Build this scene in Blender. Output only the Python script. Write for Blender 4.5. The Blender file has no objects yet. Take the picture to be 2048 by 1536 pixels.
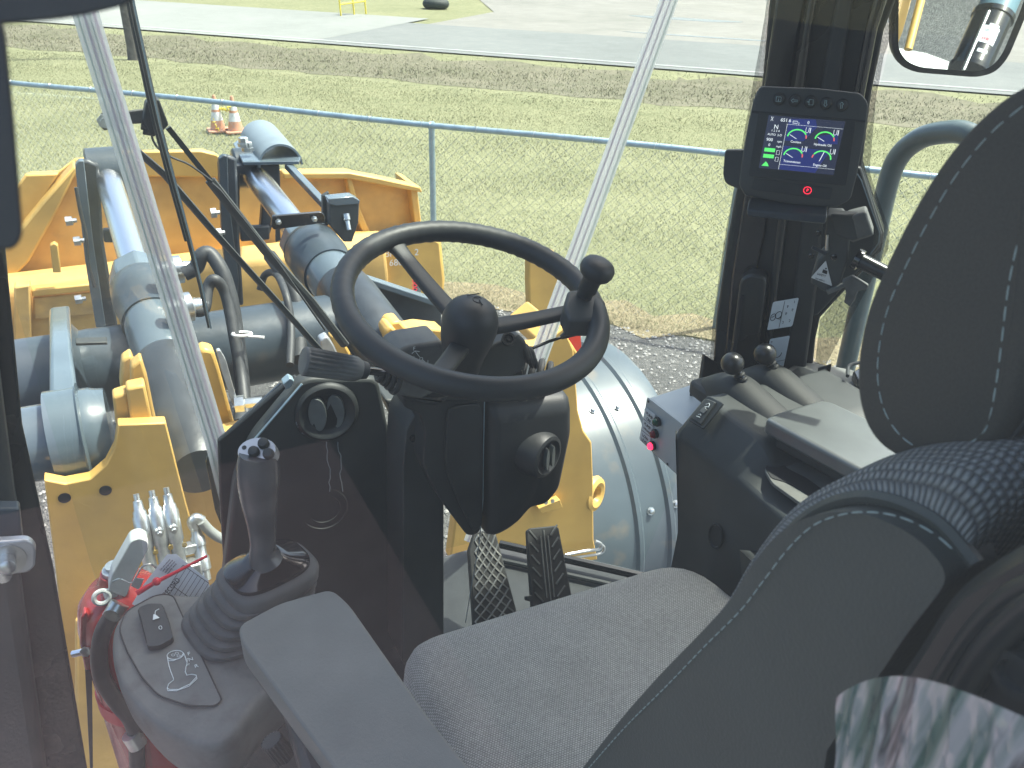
import bpy, bmesh, math, random
from mathutils import Vector, Matrix
import numpy as np
random.seed(7)
R = math.radians
S = bpy.context.scene
COL = S.collection
V = Vector

# ------------------------------------------------------------------ camera
FPX, TH, PS, RO, CH = 1657.0, R(28.6), R(26.3), R(1.8), 3.2
CAM = V((0, 0, CH))
fw = V((math.sin(PS)*math.cos(TH), math.cos(PS)*math.cos(TH), -math.sin(TH)))
r0 = V((math.cos(PS), -math.sin(PS), 0)); u0 = r0.cross(fw)
rt = r0*math.cos(RO)+u0*math.sin(RO); up = -r0*math.sin(RO)+u0*math.cos(RO)
cd = bpy.data.cameras.new('camera'); cam = bpy.data.objects.new('camera', cd); COL.objects.link(cam)
m3 = Matrix((rt, up, -fw)).transposed()
cam.matrix_world = Matrix.Translation(CAM) @ m3.to_4x4()
cd.sensor_width = 36; cd.lens = FPX/2048*36; cd.clip_start = 0.01; cd.clip_end = 1500
cd.dof.use_dof = True; cd.dof.focus_distance = 1.7; cd.dof.aperture_fstop = 20.0
S.camera = cam

# ------------------------------------------------------------------ light
SUN_AZ, SUN_EL = R(91), R(63)          # azimuth measured from machine forward (+Y) towards +X
w = bpy.data.worlds.new("World"); S.world = w; w.use_nodes = True
nt = w.node_tree; nt.nodes.clear()
sk = nt.nodes.new('ShaderNodeTexSky'); sk.sky_type = 'NISHITA'; sk.sun_disc = False
sk.sun_elevation = SUN_EL; sk.sun_rotation = SUN_AZ; sk.air_density = 0.8; sk.dust_density = 4.5; sk.ozone_density = 0.4
bg = nt.nodes.new('ShaderNodeBackground'); bg.inputs[1].default_value = 0.15
wo = nt.nodes.new('ShaderNodeOutputWorld'); nt.links.new(sk.outputs[0], bg.inputs[0]); nt.links.new(bg.outputs[0], wo.inputs[0])
sl = bpy.data.lights.new('sun', 'SUN'); sl.energy = 3.0; sl.angle = R(1.2); sl.color = (1, .955, .88)
so = bpy.data.objects.new('sun', sl); COL.objects.link(so)
sd = V((math.sin(SUN_AZ)*math.cos(SUN_EL), math.cos(SUN_AZ)*math.cos(SUN_EL), math.sin(SUN_EL)))
so.rotation_euler = sd.to_track_quat('Z', 'Y').to_euler()
S.view_settings.view_transform = 'Standard'; S.view_settings.look = 'None'; S.view_settings.gamma = 1
S.view_settings.exposure = 1.5
S.cycles.max_bounces = 8; S.cycles.transparent_max_bounces = 16; S.cycles.use_denoising = True
S.cycles.caustics_reflective = False; S.cycles.caustics_refractive = False
S.cycles.sample_clamp_indirect = 4

# ------------------------------------------------------------------ helpers
def ray(px, py): return fw*FPX + rt*(px-1024) + up*(768-py)
def at(px, py, x=None, y=None, z=None, d=None):     # a surveyed sight line met with a plane of the machine or the ground
    q = ray(px, py)
    if d is not None: return CAM + q*(d/FPX)
    if x is not None: return CAM + q*((x-CAM.x)/q.x)
    if y is not None: return CAM + q*((y-CAM.y)/q.y)
    return CAM + q*((z-CAM.z)/q.z)
def atp(px, py, p, n):
    q = ray(px, py); p = V(p); n = V(n); return CAM + q*((p-CAM).dot(n)/q.dot(n))
def ats(l, **k): return [at(a, b, **k) for a, b in l]

def rnd(pts, r, n=4):
    o = []; N = len(pts)
    for i in range(N):
        a, b, c = pts[i-1], pts[i], pts[(i+1) % N]
        u, v = a-b, c-b; lu, lv = u.length, v.length; k = min(r, lu*.49, lv*.49)
        if k < 1e-6: o.append(b); continue
        p, q = b+u*(k/lu), b+v*(k/lv)
        for j in range(n+1):
            t = j/n; o.append(p*(1-t)**2 + b*2*t*(1-t) + q*t*t)
    return o
def spl(pts, n=6, closed=False):
    o = []; N = len(pts)
    g = (lambda i: pts[i % N]) if closed else (lambda i: pts[max(0, min(N-1, i))])
    for i in range(N if closed else N-1):
        a, b, c, d = g(i-1), g(i), g(i+1), g(i+2)
        for j in range(n):
            t = j/n
            o.append(((b*2)+(c-a)*t+(a*2-b*5+c*4-d)*t*t+(b*3-a-c*3+d)*t**3)*.5)
    if not closed: o.append(pts[-1])
    return o
class MB:
    def __init__(s): s.b = bmesh.new()
    def face(s, pts):
        return s.b.faces.new([s.b.verts.new(p) for p in pts])
    def loft(s, rings, closed=True, cap=True):
        vs = [[s.b.verts.new(p) for p in r] for r in rings]; n = len(vs[0])
        for a, b in zip(vs, vs[1:]):
            for i in range(n if closed else n-1):
                j = (i+1) % n; s.b.faces.new((a[i], a[j], b[j], b[i]))
        if cap and closed:
            s.b.faces.new(list(reversed(vs[0]))); s.b.faces.new(vs[-1])
        return s
    def prism(s, pts, vec): v = V(vec); return s.loft([pts, [p+v for p in pts]])
    def box(s, c, sx, sy, sz, M=None):
        c = V(c); M = M or Matrix.Identity(3)
        ps = [c + M@V((a*sx/2, b*sy/2, -sz/2)) for a, b in ((-1,-1),(1,-1),(1,1),(-1,1))]
        return s.prism(ps, M@V((0, 0, sz)))
    def tube(s, pts, r, n=10, sx=1.0):
        pts = [V(p) for p in pts]; N = len(pts)
        rr = r if isinstance(r, (list, tuple)) else [r]*N
        t0 = (pts[1]-pts[0]).normalized(); ax = t0.orthogonal().normalized(); rings = []
        for i in range(N):
            t = (pts[min(i+1, N-1)]-pts[max(i-1, 0)]).normalized()
            ax = (ax - t*ax.dot(t)).normalized(); bx = t.cross(ax)
            rings.append([pts[i]+(ax*math.cos(k*2*math.pi/n)+bx*math.sin(k*2*math.pi/n)*sx)*rr[i] for k in range(n)])
        return s.loft(rings)
    def lathe(s, p, axis, prof, n=28, ex=None):
        p = V(p); a = V(axis).normalized(); e = (V(ex)-a*V(ex).dot(a)).normalized() if ex is not None else a.orthogonal().normalized(); f = a.cross(e)
        return s.loft([[p+a*h+(e*math.cos(k*2*math.pi/n)+f*math.sin(k*2*math.pi/n))*max(rr, 1e-4) for k in range(n)] for h, rr in prof])
    def rod(s, p, q, r, n=14, r2=None):
        p, q = V(p), V(q); return s.lathe(p, q-p, [(0, r), ((q-p).length, r if r2 is None else r2)], n)
    def ball(s, c, r, n=20, axis=(0,0,1), k=1.0):
        return s.lathe(V(c)-V(axis).normalized()*r*k, axis, [(r*k*(1-math.cos(i*math.pi/12)), r*math.sin(i*math.pi/12)) for i in range(13)], n)
    def ring(s, c, nrm, Rr, r, n=48, m=10, a0=0, a1=None):
        nrm = V(nrm).normalized(); e = nrm.orthogonal().normalized(); f = nrm.cross(e); c = V(c)
        rings = [[c+(e*math.cos(t)+f*math.sin(t))*(Rr+r*math.cos(q))+nrm*r*math.sin(q) for q in (k*2*math.pi/m for k in range(m))] for t in (i*2*math.pi/n for i in range(n))]
        rings.append(rings[0]); vs = [[s.b.verts.new(p) for p in rg] for rg in rings[:-1]]; vs.append(vs[0])
        for a, b in zip(vs, vs[1:]):
            for i in range(m): s.b.faces.new((a[i], a[(i+1) % m], b[(i+1) % m], b[i]))
        return s
    def build(s, name, mat, parent=None, bevel=0, seg=2, ang=42, sub=0, **kw):
        bmesh.ops.recalc_face_normals(s.b, faces=s.b.faces)
        me = bpy.data.meshes.new(name)
        co = [v.co for v in s.b.verts]
        c = V([(min(p[i] for p in co)+max(p[i] for p in co))/2 for i in range(3)])
        if parent is None: c.z = min(p.z for p in co)
        for v in s.b.verts: v.co -= c
        for f in s.b.faces: f.smooth = len(f.verts) < 11
        s.b.to_mesh(me); s.b.free(); me.materials.append(mat)
        if hasattr(me, 'set_sharp_from_angle'): me.set_sharp_from_angle(angle=R(ang))
        o = bpy.data.objects.new(name, me); COL.objects.link(o); o['_w'] = list(c)
        place(o, c, parent)
        if bevel:
            b = o.modifiers.new('b', 'BEVEL'); b.width = bevel; b.segments = seg; b.limit_method = 'ANGLE'; b.angle_limit = R(35); b.harden_normals = False
        if sub:
            b = o.modifiers.new('s', 'SUBSURF'); b.levels = sub; b.render_levels = sub
        for k, v in kw.items(): o[k] = v
        return o
W0 = {}
def place(o, c, parent):
    W0[o.name] = V(c)
    if parent is not None:
        o.parent = parent; o.location = V(c)-W0[parent.name]
    else: o.location = c
    if '_w' in o: del o['_w']
def thing(name, loc, label, cat, group=None):
    o = bpy.data.objects.new(name, None); o.empty_display_size = .1; COL.objects.link(o); place(o, V(loc), None)
    o['label'] = label; o['category'] = cat
    if group: o['group'] = group
    return o
def tag(o, label, cat, group=None):
    o['label'] = label; o['category'] = cat
    if group: o['group'] = group
    return o
class Fr:                                   # a face: origin, edge right, edge down
    def __init__(s, tl, tr, bl):
        s.o = V(tl); s.x = V(tr)-s.o; s.y = V(bl)-s.o; s.n = s.y.cross(s.x).normalized()
        if s.n.dot(CAM-s.o) < 0: s.n = -s.n
        s.w = s.x.length; s.h = s.y.length
    def __call__(s, a, b, h=0): return s.o+s.x*a+s.y*b+s.n*h
    def rect(s, a0, b0, a1, b1, h=0): return [s(a0, b0, h), s(a1, b0, h), s(a1, b1, h), s(a0, b1, h)]
def lettering(txt, fr, a, b, size, mat, parent, h=.0006, align='LEFT', name='lettering', rot=0, sx=1.0, ext=.0002):
    c = bpy.data.curves.new(name, 'FONT'); c.body = txt; c.size = size; c.align_x = align; c.align_y = 'CENTER'; c.extrude = ext
    c.resolution_u = 3; t_ = bpy.data.objects.new(name, c); COL.objects.link(t_); me = bpy.data.meshes.new_from_object(t_); me.materials.clear(); me.materials.append(mat)
    bpy.data.objects.remove(t_); bpy.data.curves.remove(c); o = bpy.data.objects.new(name, me); COL.objects.link(o)
    X = fr.x.normalized(); Y = (-fr.y).normalized(); Z = fr.n
    if rot: X, Y = X*math.cos(rot)+Y*math.sin(rot), Y*math.cos(rot)-X*math.sin(rot)
    M = Matrix((X*sx, Y, Z)).transposed().to_4x4(); p = fr(a, b, h)
    o.matrix_local = Matrix.Translation(p-W0[parent.name]) @ M; o.parent = parent; W0[o.name] = p
    return o

# ------------------------------------------------------------------ materials
def mat(name, col, rough=.5, metal=0, noise=0, nscale=40, bump=0, bscale=200, col2=None, spec=.5, coat=0, emit=None, es=0, c2scale=None, c2lo=.45, c2hi=.65, detail=4, crough=.1):
    m = bpy.data.materials.new(name); m.use_nodes = True; nt = m.node_tree; b = nt.nodes['Principled BSDF']
    L = nt.links.new
    b.inputs['Roughness'].default_value = rough; b.inputs['Metallic'].default_value = metal
    b.inputs['Specular IOR Level'].default_value = spec; b.inputs['Coat Weight'].default_value = coat; b.inputs['Coat Roughness'].default_value = crough
    tc = nt.nodes.new('ShaderNodeNewGeometry')
    def nz(sc, det=detail):
        n = nt.nodes.new('ShaderNodeTexNoise'); n.inputs['Scale'].default_value = sc; n.inputs['Detail'].default_value = det; L(tc.outputs['Position'], n.inputs['Vector']); return n
    src = None
    rgb = nt.nodes.new('ShaderNodeRGB'); rgb.outputs[0].default_value = (*col, 1); src = rgb.outputs[0]
    if col2:
        n = nz(c2scale or nscale); r = nt.nodes.new('ShaderNodeValToRGB'); r.color_ramp.elements[0].position = c2lo; r.color_ramp.elements[1].position = c2hi
        L(n.outputs[0], r.inputs[0]); mx = nt.nodes.new('ShaderNodeMixRGB'); L(r.outputs[0], mx.inputs[0]); L(src, mx.inputs[1]); mx.inputs[2].default_value = (*col2, 1); src = mx.outputs[0]
    if noise:
        n = nz(nscale); mr = nt.nodes.new('ShaderNodeMapRange'); mr.inputs[1].default_value = .3; mr.inputs[2].default_value = .7
        mr.inputs[3].default_value = 1-noise; mr.inputs[4].default_value = 1+noise; L(n.outputs[0], mr.inputs[0])
        mu = nt.nodes.new('ShaderNodeMixRGB'); mu.blend_type = 'MULTIPLY'; mu.inputs[0].default_value = 1; L(src, mu.inputs[1]); L(mr.outputs[0], mu.inputs[2]); src = mu.outputs[0]
        mr2 = nt.nodes.new('ShaderNodeMapRange'); mr2.inputs[3].default_value = max(.02, rough*(1-noise*.8)); mr2.inputs[4].default_value = min(1, rough*(1+noise*.8)); L(n.outputs[0], mr2.inputs[0]); L(mr2.outputs[0], b.inputs['Roughness'])
    L(src, b.inputs['Base Color'])
    if bump:
        n = nz(bscale, 2); bp = nt.nodes.new('ShaderNodeBump'); bp.inputs['Strength'].default_value = bump; bp.inputs['Distance'].default_value = .3/bscale
        L(n.outputs[0], bp.inputs['Height']); L(bp.outputs[0], b.inputs['Normal'])
    if emit: b.inputs['Emission Color'].default_value = (*emit, 1); b.inputs['Emission Strength'].default_value = es
    m['c'] = 1
    return m
def glass_mat(name, tint=(.93,.97,.95), rough=0.0, strength=1.0, dust_haze=.02):
    m = bpy.data.materials.new(name); m.use_nodes = True; nt = m.node_tree; nt.nodes.clear(); L = nt.links.new
    o = nt.nodes.new('ShaderNodeOutputMaterial'); t = nt.nodes.new('ShaderNodeBsdfTransparent'); t.inputs[0].default_value = (*tint, 1)
    g = nt.nodes.new('ShaderNodeBsdfGlossy'); g.inputs['Roughness'].default_value = rough
    f = nt.nodes.new('ShaderNodeFresnel'); gg = nt.nodes.new('ShaderNodeNewGeometry'); ir = nt.nodes.new('ShaderNodeMapRange'); ir.inputs[3].default_value = 1.5; ir.inputs[4].default_value = 1/1.5; L(gg.outputs['Backfacing'], ir.inputs[0]); L(ir.outputs[0], f.inputs[0])
    mu = nt.nodes.new('ShaderNodeMath'); mu.operation = 'MULTIPLY'; mu.inputs[1].default_value = strength; L(f.outputs[0], mu.inputs[0])
    mx = nt.nodes.new('ShaderNodeMixShader'); L(mu.outputs[0], mx.inputs[0]); L(t.outputs[0], mx.inputs[1]); L(g.outputs[0], mx.inputs[2])
    d = nt.nodes.new('ShaderNodeBsdfDiffuse'); d.inputs[0].default_value = (.8, .8, .7, 1)
    n = nt.nodes.new('ShaderNodeTexNoise'); n.inputs['Scale'].default_value = 5; ge = nt.nodes.new('ShaderNodeNewGeometry'); L(ge.outputs['Position'], n.inputs['Vector'])
    mr = nt.nodes.new('ShaderNodeMapRange'); mr.inputs[3].default_value = dust_haze*.6; mr.inputs[4].default_value = dust_haze*1.4; L(n.outputs[0], mr.inputs[0])  # pale diffuse film: dust, plus the milky haze painted into the pane
    m2 = nt.nodes.new('ShaderNodeMixShader'); L(mr.outputs[0], m2.inputs[0]); L(mx.outputs[0], m2.inputs[1]); L(d.outputs[0], m2.inputs[2]); L(m2.outputs[0], o.inputs[0])
    return m
def weave_mat(name, c1, c2, sc, uv=False, rough=.9, ex=(1,0,0), ey=(0,1,0), ky=1.0, bump=.5, dist=.002, off=True):
    # two crossed wave bands on the cloth's own axes
    m = bpy.data.materials.new(name); m.use_nodes = True; nt = m.node_tree; b = nt.nodes['Principled BSDF']; L = nt.links.new
    b.inputs['Roughness'].default_value = rough; b.inputs['Specular IOR Level'].default_value = .25; b.inputs['Sheen Weight'].default_value = .25
    g = nt.nodes.new('ShaderNodeNewGeometry')
    if uv:
        tcu = nt.nodes.new('ShaderNodeTexCoord'); PO = tcu.outputs['UV']
    else: PO = g.outputs['Position']
    nz = nt.nodes.new('ShaderNodeTexNoise'); nz.inputs['Scale'].default_value = sc*.05; nz.inputs['Detail'].default_value = 3; L(g.outputs['Position'], nz.inputs['Vector'])
    wob = nt.nodes.new('ShaderNodeVectorMath'); wob.operation = 'MULTIPLY_ADD'; L(nz.outputs['Color'], wob.inputs[0]); wob.inputs[1].default_value = (1.2/sc,)*3; L(PO, wob.inputs[2])
    def dot(v):
        n = nt.nodes.new('ShaderNodeVectorMath'); n.operation = 'DOT_PRODUCT'; L(wob.outputs[0], n.inputs[0]); n.inputs[1].default_value = v; return n.outputs['Value']
    def op(o, a, bb=None):
        n = nt.nodes.new('ShaderNodeMath'); n.operation = o
        for i, q in enumerate((a, bb)):
            if q is None: continue
            if isinstance(q, (int, float)): n.inputs[i].default_value = q
            else: L(q, n.inputs[i])
        return n.outputs[0]
    U = op('MULTIPLY', dot(ex), sc); W = op('MULTIPLY', dot(ey), sc*ky)
    row = op('FLOOR', W); U2 = op('ADD', U, op('MULTIPLY', row, .5)) if off else U
    a = op('ABSOLUTE', op('SINE', op('MULTIPLY', U2, math.pi))); c = op('ABSOLUTE', op('SINE', op('MULTIPLY', W, math.pi)))
    h = op('MULTIPLY', op('POWER', a, .6), op('POWER', c, .6))
    n2 = nt.nodes.new('ShaderNodeTexNoise'); n2.inputs['Scale'].default_value = sc*.7; L(g.outputs['Position'], n2.inputs['Vector'])
    h2 = op('MULTIPLY', h, op('ADD', op('MULTIPLY', n2.outputs[0], 1.1), .45))
    mx = nt.nodes.new('ShaderNodeMixRGB'); L(h2, mx.inputs[0]); mx.inputs[1].default_value = (*c1, 1); mx.inputs[2].default_value = (*c2, 1)
    n3 = nt.nodes.new('ShaderNodeTexNoise'); n3.inputs['Scale'].default_value = 14; n3.inputs['Detail'].default_value = 4; L(g.outputs['Position'], n3.inputs['Vector'])
    mr = nt.nodes.new('ShaderNodeMapRange'); mr.inputs[3].default_value = .8; mr.inputs[4].default_value = 1.15; L(n3.outputs[0], mr.inputs[0])
    mm = nt.nodes.new('ShaderNodeMixRGB'); mm.blend_type = 'MULTIPLY'; mm.inputs[0].default_value = 1; L(mx.outputs[0], mm.inputs[1]); L(mr.outputs[0], mm.inputs[2]); L(mm.outputs[0], b.inputs['Base Color'])
    bp = nt.nodes.new('ShaderNodeBump'); bp.inputs['Strength'].default_value = bump; bp.inputs['Distance'].default_value = dist; L(h, bp.inputs['Height']); L(bp.outputs[0], b.inputs['Normal'])
    return m
M = {}
M['black'] = mat('black_plastic', (.026,.030,.031), .5, bump=.25, bscale=900, noise=.25, nscale=12)
M['black2'] = mat('charcoal_plastic', (.048,.053,.052), .55, bump=.3, bscale=700, noise=.2, nscale=9)
M['greyp'] = mat('dusty_grey_plastic', (.14,.146,.14), .55, bump=.3, bscale=800, noise=.2, nscale=14, col2=(.085,.085,.08), c2scale=25, c2lo=.5, c2hi=.8)
M['boot2'] = mat('lever_boot_rubber', (.026,.028,.027), .6, noise=.2, nscale=25, bump=.2, bscale=350)
M['rubber'] = mat('black_rubber', (.022,.023,.023), .62, noise=.35, nscale=30, bump=.2, bscale=300, col2=(.06,.06,.055), c2scale=22, c2lo=.55, c2hi=.8)
M['boot'] = mat('dusty_rubber_boot', (.08,.085,.085), .6, noise=.2, nscale=25, bump=.2, bscale=350, col2=(.1,.1,.095), c2scale=30, c2lo=.5, c2hi=.8)
M['gloss'] = mat('gloss_black', (.012,.013,.014), .16, noise=.3, nscale=8, coat=.5)
M['gloss2'] = mat('knob_plastic', (.015,.016,.017), .3, noise=.1, nscale=20)
M['pillar'] = mat('painted_pillar', (.02,.024,.025), .28, noise=.5, nscale=5, bump=.12, bscale=30, col2=(.035,.03,.024), c2scale=7)
M['leather'] = mat('seat_leather', (.074,.08,.072), .5, bump=.55, bscale=420, noise=.12, nscale=6, spec=.35)
M['fabdark'] = mat('headrest_cloth', (.072,.067,.057), .95, bump=.4, bscale=1400, noise=.14, nscale=900, spec=.15)
M['seat'] = weave_mat('seat_cloth', (.14,.14,.132), (.5,.5,.47), 260, ey=(0,1,0), ex=(1,0,0), ky=1.3, bump=.5, dist=.0015)
M['knit'] = weave_mat('knit_cloth', (.075,.077,.075), (.33,.335,.32), 240, uv=True, ex=(0,1,0), ey=(1,0,0), ky=.85, bump=.9, dist=.004)
M['stitch'] = mat('stitch_thread', (.36,.44,.42), .8)
M['yellow'] = mat('yellow_paint', (.66,.41,.11), .42, noise=.1, nscale=6, bump=.06, bscale=40, col2=(.52,.33,.1), c2scale=3.5, c2lo=.5, c2hi=.8)
M['yelwear'] = mat('worn_yellow_paint', (.64,.40,.125), .6, noise=.15, nscale=7, bump=.2, bscale=60, col2=(.28,.2,.11), c2scale=4, c2lo=.6, c2hi=.8, detail=8)
M['frame'] = mat('slate_paint', (.05,.066,.08), .32, noise=.2, nscale=6, bump=.1, bscale=50, col2=(.1,.1,.095), c2scale=9, c2lo=.6, c2hi=.85)
M['barrel'] = mat('slate_gloss_paint', (.11,.145,.17), .2, noise=.15, nscale=4, coat=.4)
M['darkst'] = mat('dark_steel', (.035,.043,.052), .4, noise=.3, nscale=9, bump=.15, bscale=60)
M['chrome'] = mat('chrome_rod', (.9,.91,.94), .27, metal=1)
M['zinc'] = mat('zinc_plate', (.6,.63,.63), .3, metal=.9, noise=.25, nscale=30)
M['fender'] = mat('fender_paint', (.085,.11,.127), .36, noise=.15, nscale=4, col2=(.2,.17,.13), c2scale=6, c2lo=.58, c2hi=.8, detail=8)
M['galv'] = mat('galvanised', (.36,.47,.52), .38, metal=.5, noise=.15, nscale=10)
M['wire'] = mat('fence_wire', (.5,.53,.52), .5)
M['hose'] = mat('hose_rubber', (.04,.043,.045), .5, noise=.2, nscale=40, bump=.2, bscale=260)
M['white'] = mat('white_paint', (.75,.76,.75), .45, noise=.08, nscale=30)
M['box'] = mat('light_grey_enamel', (.46,.51,.53), .35, noise=.06, nscale=10)
M['decal'] = mat('white_label', (.68,.73,.76), .5, noise=.05, nscale=40)
M['ink'] = mat('black_ink', (.02,.02,.022), .6)
M['wink'] = mat('white_ink', (.75,.8,.8), .6)
M['red'] = mat('red_paint', (.4,.03,.03), .25, noise=.15, nscale=8, coat=.4)
M['redz'] = mat('red_nylon', (.7,.03,.05), .4)
M['orange'] = mat('orange_plastic', (.62,.32,.2), .5, noise=.1, nscale=10)
M['reflector'] = mat('red_reflector', (.75,.06,.03), .15, emit=(.9,.08,.03), es=.05)  # glows faintly by emission though it is no lamp
M['brass'] = mat('brass', (.6,.42,.12), .3, metal=1)
M['joint'] = mat('glass_joint', (.62,.66,.66), .25, noise=.1, nscale=8)
def joint_mat(name, c):
    m = bpy.data.materials.new(name); m.use_nodes = True; nt = m.node_tree; nt.nodes.clear(); L = nt.links.new
    o = nt.nodes.new('ShaderNodeOutputMaterial'); d = nt.nodes.new('ShaderNodeBsdfDiffuse'); d.inputs[0].default_value = (*c, 1); t = nt.nodes.new('ShaderNodeBsdfTranslucent'); t.inputs[0].default_value = (*c, 1)
    a = nt.nodes.new('ShaderNodeMixShader'); a.inputs[0].default_value = .6; L(d.outputs[0], a.inputs[1]); L(t.outputs[0], a.inputs[2])
    g = nt.nodes.new('ShaderNodeBsdfGlossy'); g.inputs[1].default_value = .15; b = nt.nodes.new('ShaderNodeMixShader'); b.inputs[0].default_value = .12; tr = nt.nodes.new('ShaderNodeBsdfTransparent'); a2 = nt.nodes.new('ShaderNodeMixShader'); a2.inputs[0].default_value = .35; L(a.outputs[0], a2.inputs[1]); L(tr.outputs[0], a2.inputs[2]); L(a2.outputs[0], b.inputs[1]); L(g.outputs[0], b.inputs[2]); L(b.outputs[0], o.inputs[0]); return m
M['joint'] = joint_mat('glass_joint', (.9,.93,.93))
M['jointp'] = joint_mat('joint_lilac_refraction', (.9,.82,.92))  # lilac stripe paints light refracted in the joint's edge
M['jointg'] = joint_mat('joint_green_refraction', (.76,.86,.83))  # green stripe, refracted light painted the same way
M['pin'] = mat('pale_aluminium', (.5,.52,.54), .35, metal=.6, noise=.15, nscale=20)
M['wood'] = mat('pole_wood', (.12,.11,.1), .85, noise=.3, nscale=8, bump=.5, bscale=30)
M['tyre'] = mat('tyre_rubber', (.03,.04,.035), .7, noise=.2, nscale=8)
M['ylight'] = mat('safety_yellow', (.8,.65,.08), .5, noise=.1, nscale=5)
M['screen'] = mat('screen_glass', (.01,.012,.02), .12, emit=(.02,.025,.05), es=.5)
M['sblue'] = mat('screen_blue', (.02,.03,.12), .3, emit=(.03,.045,.26), es=.2)
M['sgreen'] = mat('screen_green', (.05,.3,.08), .4, emit=(.08,.62,.12), es=.6)
M['sred'] = mat('screen_red', (.3,.05,.05), .4, emit=(.6,.1,.1), es=.5)
M['swhite'] = mat('screen_white', (.4,.4,.42), .4, emit=(.8,.85,.9), es=.45)
M['pred'] = mat('park_lamp', (.5,.01,.02), .4, emit=(1,.02,.06), es=1.0)
M['ledred'] = mat('lit_red_lamp', (.8,.02,.06), .2, emit=(1,.03,.1), es=1.0)
M['ledoff'] = mat('unlit_red_lamp', (.22,.012,.02), .2)
M['ledgrn'] = mat('unlit_green_lamp', (.01,.08,.045), .2)
M['glass'] = glass_mat('cab_glass', tint=(.92,.975,.95), strength=.6, dust_haze=.02)
M['dglass'] = glass_mat('door_glass', tint=(.945,.985,.955), strength=.8, dust_haze=.05)
M['floor'] = mat('floor_rubber', (.028,.032,.034), .6, noise=.25, nscale=20, bump=.2, bscale=200)

def dot_mat():
    m = bpy.data.materials.new('frit_dots'); m.use_nodes = True; nt = m.node_tree; b = nt.nodes['Principled BSDF']; L = nt.links.new
    b.inputs['Base Color'].default_value = (.01,.01,.011,1); b.inputs['Roughness'].default_value = .3
    g = nt.nodes.new('ShaderNodeNewGeometry'); cx = nt.nodes.new('ShaderNodeCombineXYZ')
    for i, v in enumerate(((.69,-.72,0), (0,0,1))):
        d = nt.nodes.new('ShaderNodeVectorMath'); d.operation = 'DOT_PRODUCT'; d.inputs[1].default_value = v; L(g.outputs['Position'], d.inputs[0]); L(d.outputs['Value'], cx.inputs[i])
    v = nt.nodes.new('ShaderNodeTexVoronoi'); v.voronoi_dimensions = '2D'; v.inputs['Scale'].default_value = 480; v.inputs['Randomness'].default_value = 0
    L(cx.outputs[0], v.inputs['Vector']); mt = nt.nodes.new('ShaderNodeMath'); mt.operation = 'LESS_THAN'; mt.inputs[1].default_value = .42; L(v.outputs['Distance'], mt.inputs[0]); L(mt.outputs[0], b.inputs['Alpha'])
    return m
M['dots'] = dot_mat()

exec_parts = []
# ------------------------------------------------------------------ the ground, laid out along the road
A = V((-.7146, .6996, 0)).normalized(); N = V((A.y, -A.x, 0))
def G(s, t, z=0): return A*s+N*t+V((0, 0, z))
def ground_mat(name, stops, scs, rough=.95, bump=.6, bs=30, spk=None):
    m = bpy.data.materials.new(name); m.use_nodes = True; nt = m.node_tree; b = nt.nodes['Principled BSDF']; L = nt.links.new
    b.inputs['Roughness'].default_value = rough; b.inputs['Specular IOR Level'].default_value = .2
    g = nt.nodes.new('ShaderNodeNewGeometry'); acc = None
    for i, (sc, wt) in enumerate(scs):
        n = nt.nodes.new('ShaderNodeTexNoise'); n.inputs['Scale'].default_value = sc; n.inputs['Detail'].default_value = 6; n.inputs['Roughness'].default_value = .65; L(g.outputs['Position'], n.inputs['Vector'])
        mu = nt.nodes.new('ShaderNodeMath'); mu.operation = 'MULTIPLY_ADD'; mu.inputs[1].default_value = wt; L(n.outputs[0], mu.inputs[0])
        if acc is None: mu.inputs[2].default_value = 0
        else: L(acc, mu.inputs[2])
        acc = mu.outputs[0]
    r = nt.nodes.new('ShaderNodeValToRGB'); L(acc, r.inputs[0])
    while len(r.color_ramp.elements) < len(stops): r.color_ramp.elements.new(.5)
    for e, (p, c) in zip(r.color_ramp.elements, stops): e.position = p; e.color = (*c, 1)
    L(r.outputs[0], b.inputs['Base Color'])
    n = nt.nodes.new('ShaderNodeTexNoise'); n.inputs['Scale'].default_value = bs; n.inputs['Detail'].default_value = 5; L(g.outputs['Position'], n.inputs['Vector'])
    bp = nt.nodes.new('ShaderNodeBump'); bp.inputs['Strength'].default_value = bump; bp.inputs['Distance'].default_value = .05; L(n.outputs[0], bp.inputs['Height']); L(bp.outputs[0], b.inputs['Normal'])
    return m
M['grass'] = ground_mat('lawn', [(.38,(.155,.165,.088)), (.5,(.2,.205,.115)), (.62,(.255,.255,.148))], [(.5,.3), (5,.4), (40,.3)], bs=25)
M['ditchm'] = ground_mat('ditch_growth', [(.38,(.115,.115,.07)), (.5,(.15,.143,.098)), (.62,(.195,.18,.128))], [(.6,.4), (3,.4), (14,.2)], bs=12)
M['asphalt'] = ground_mat('road_asphalt', [(.35,(.15,.16,.155)), (.5,(.18,.19,.185)), (.65,(.22,.23,.22))], [(.15,.5), (2,.3), (60,.2)], bs=90, bump=.3)
M['lot'] = ground_mat('gravel_lot', [(.35,(.17,.17,.15)), (.5,(.225,.22,.2)), (.65,(.28,.27,.25))], [(.2,.4), (1.2,.3), (20,.3)], bs=30)
M['paveL'] = ground_mat('pale_concrete', [(.35,(.2,.21,.195)), (.5,(.235,.245,.23)), (.65,(.27,.275,.26))], [(.2,.5), (2,.3), (40,.2)], bs=60, bump=.2)
M['gravel'] = ground_mat('gravel_apron', [(.36,(.07,.07,.068)), (.5,(.16,.16,.155)), (.64,(.36,.35,.33))], [(.8,.15), (25,.35), (110,.5)], bs=80, bump=1)
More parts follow.
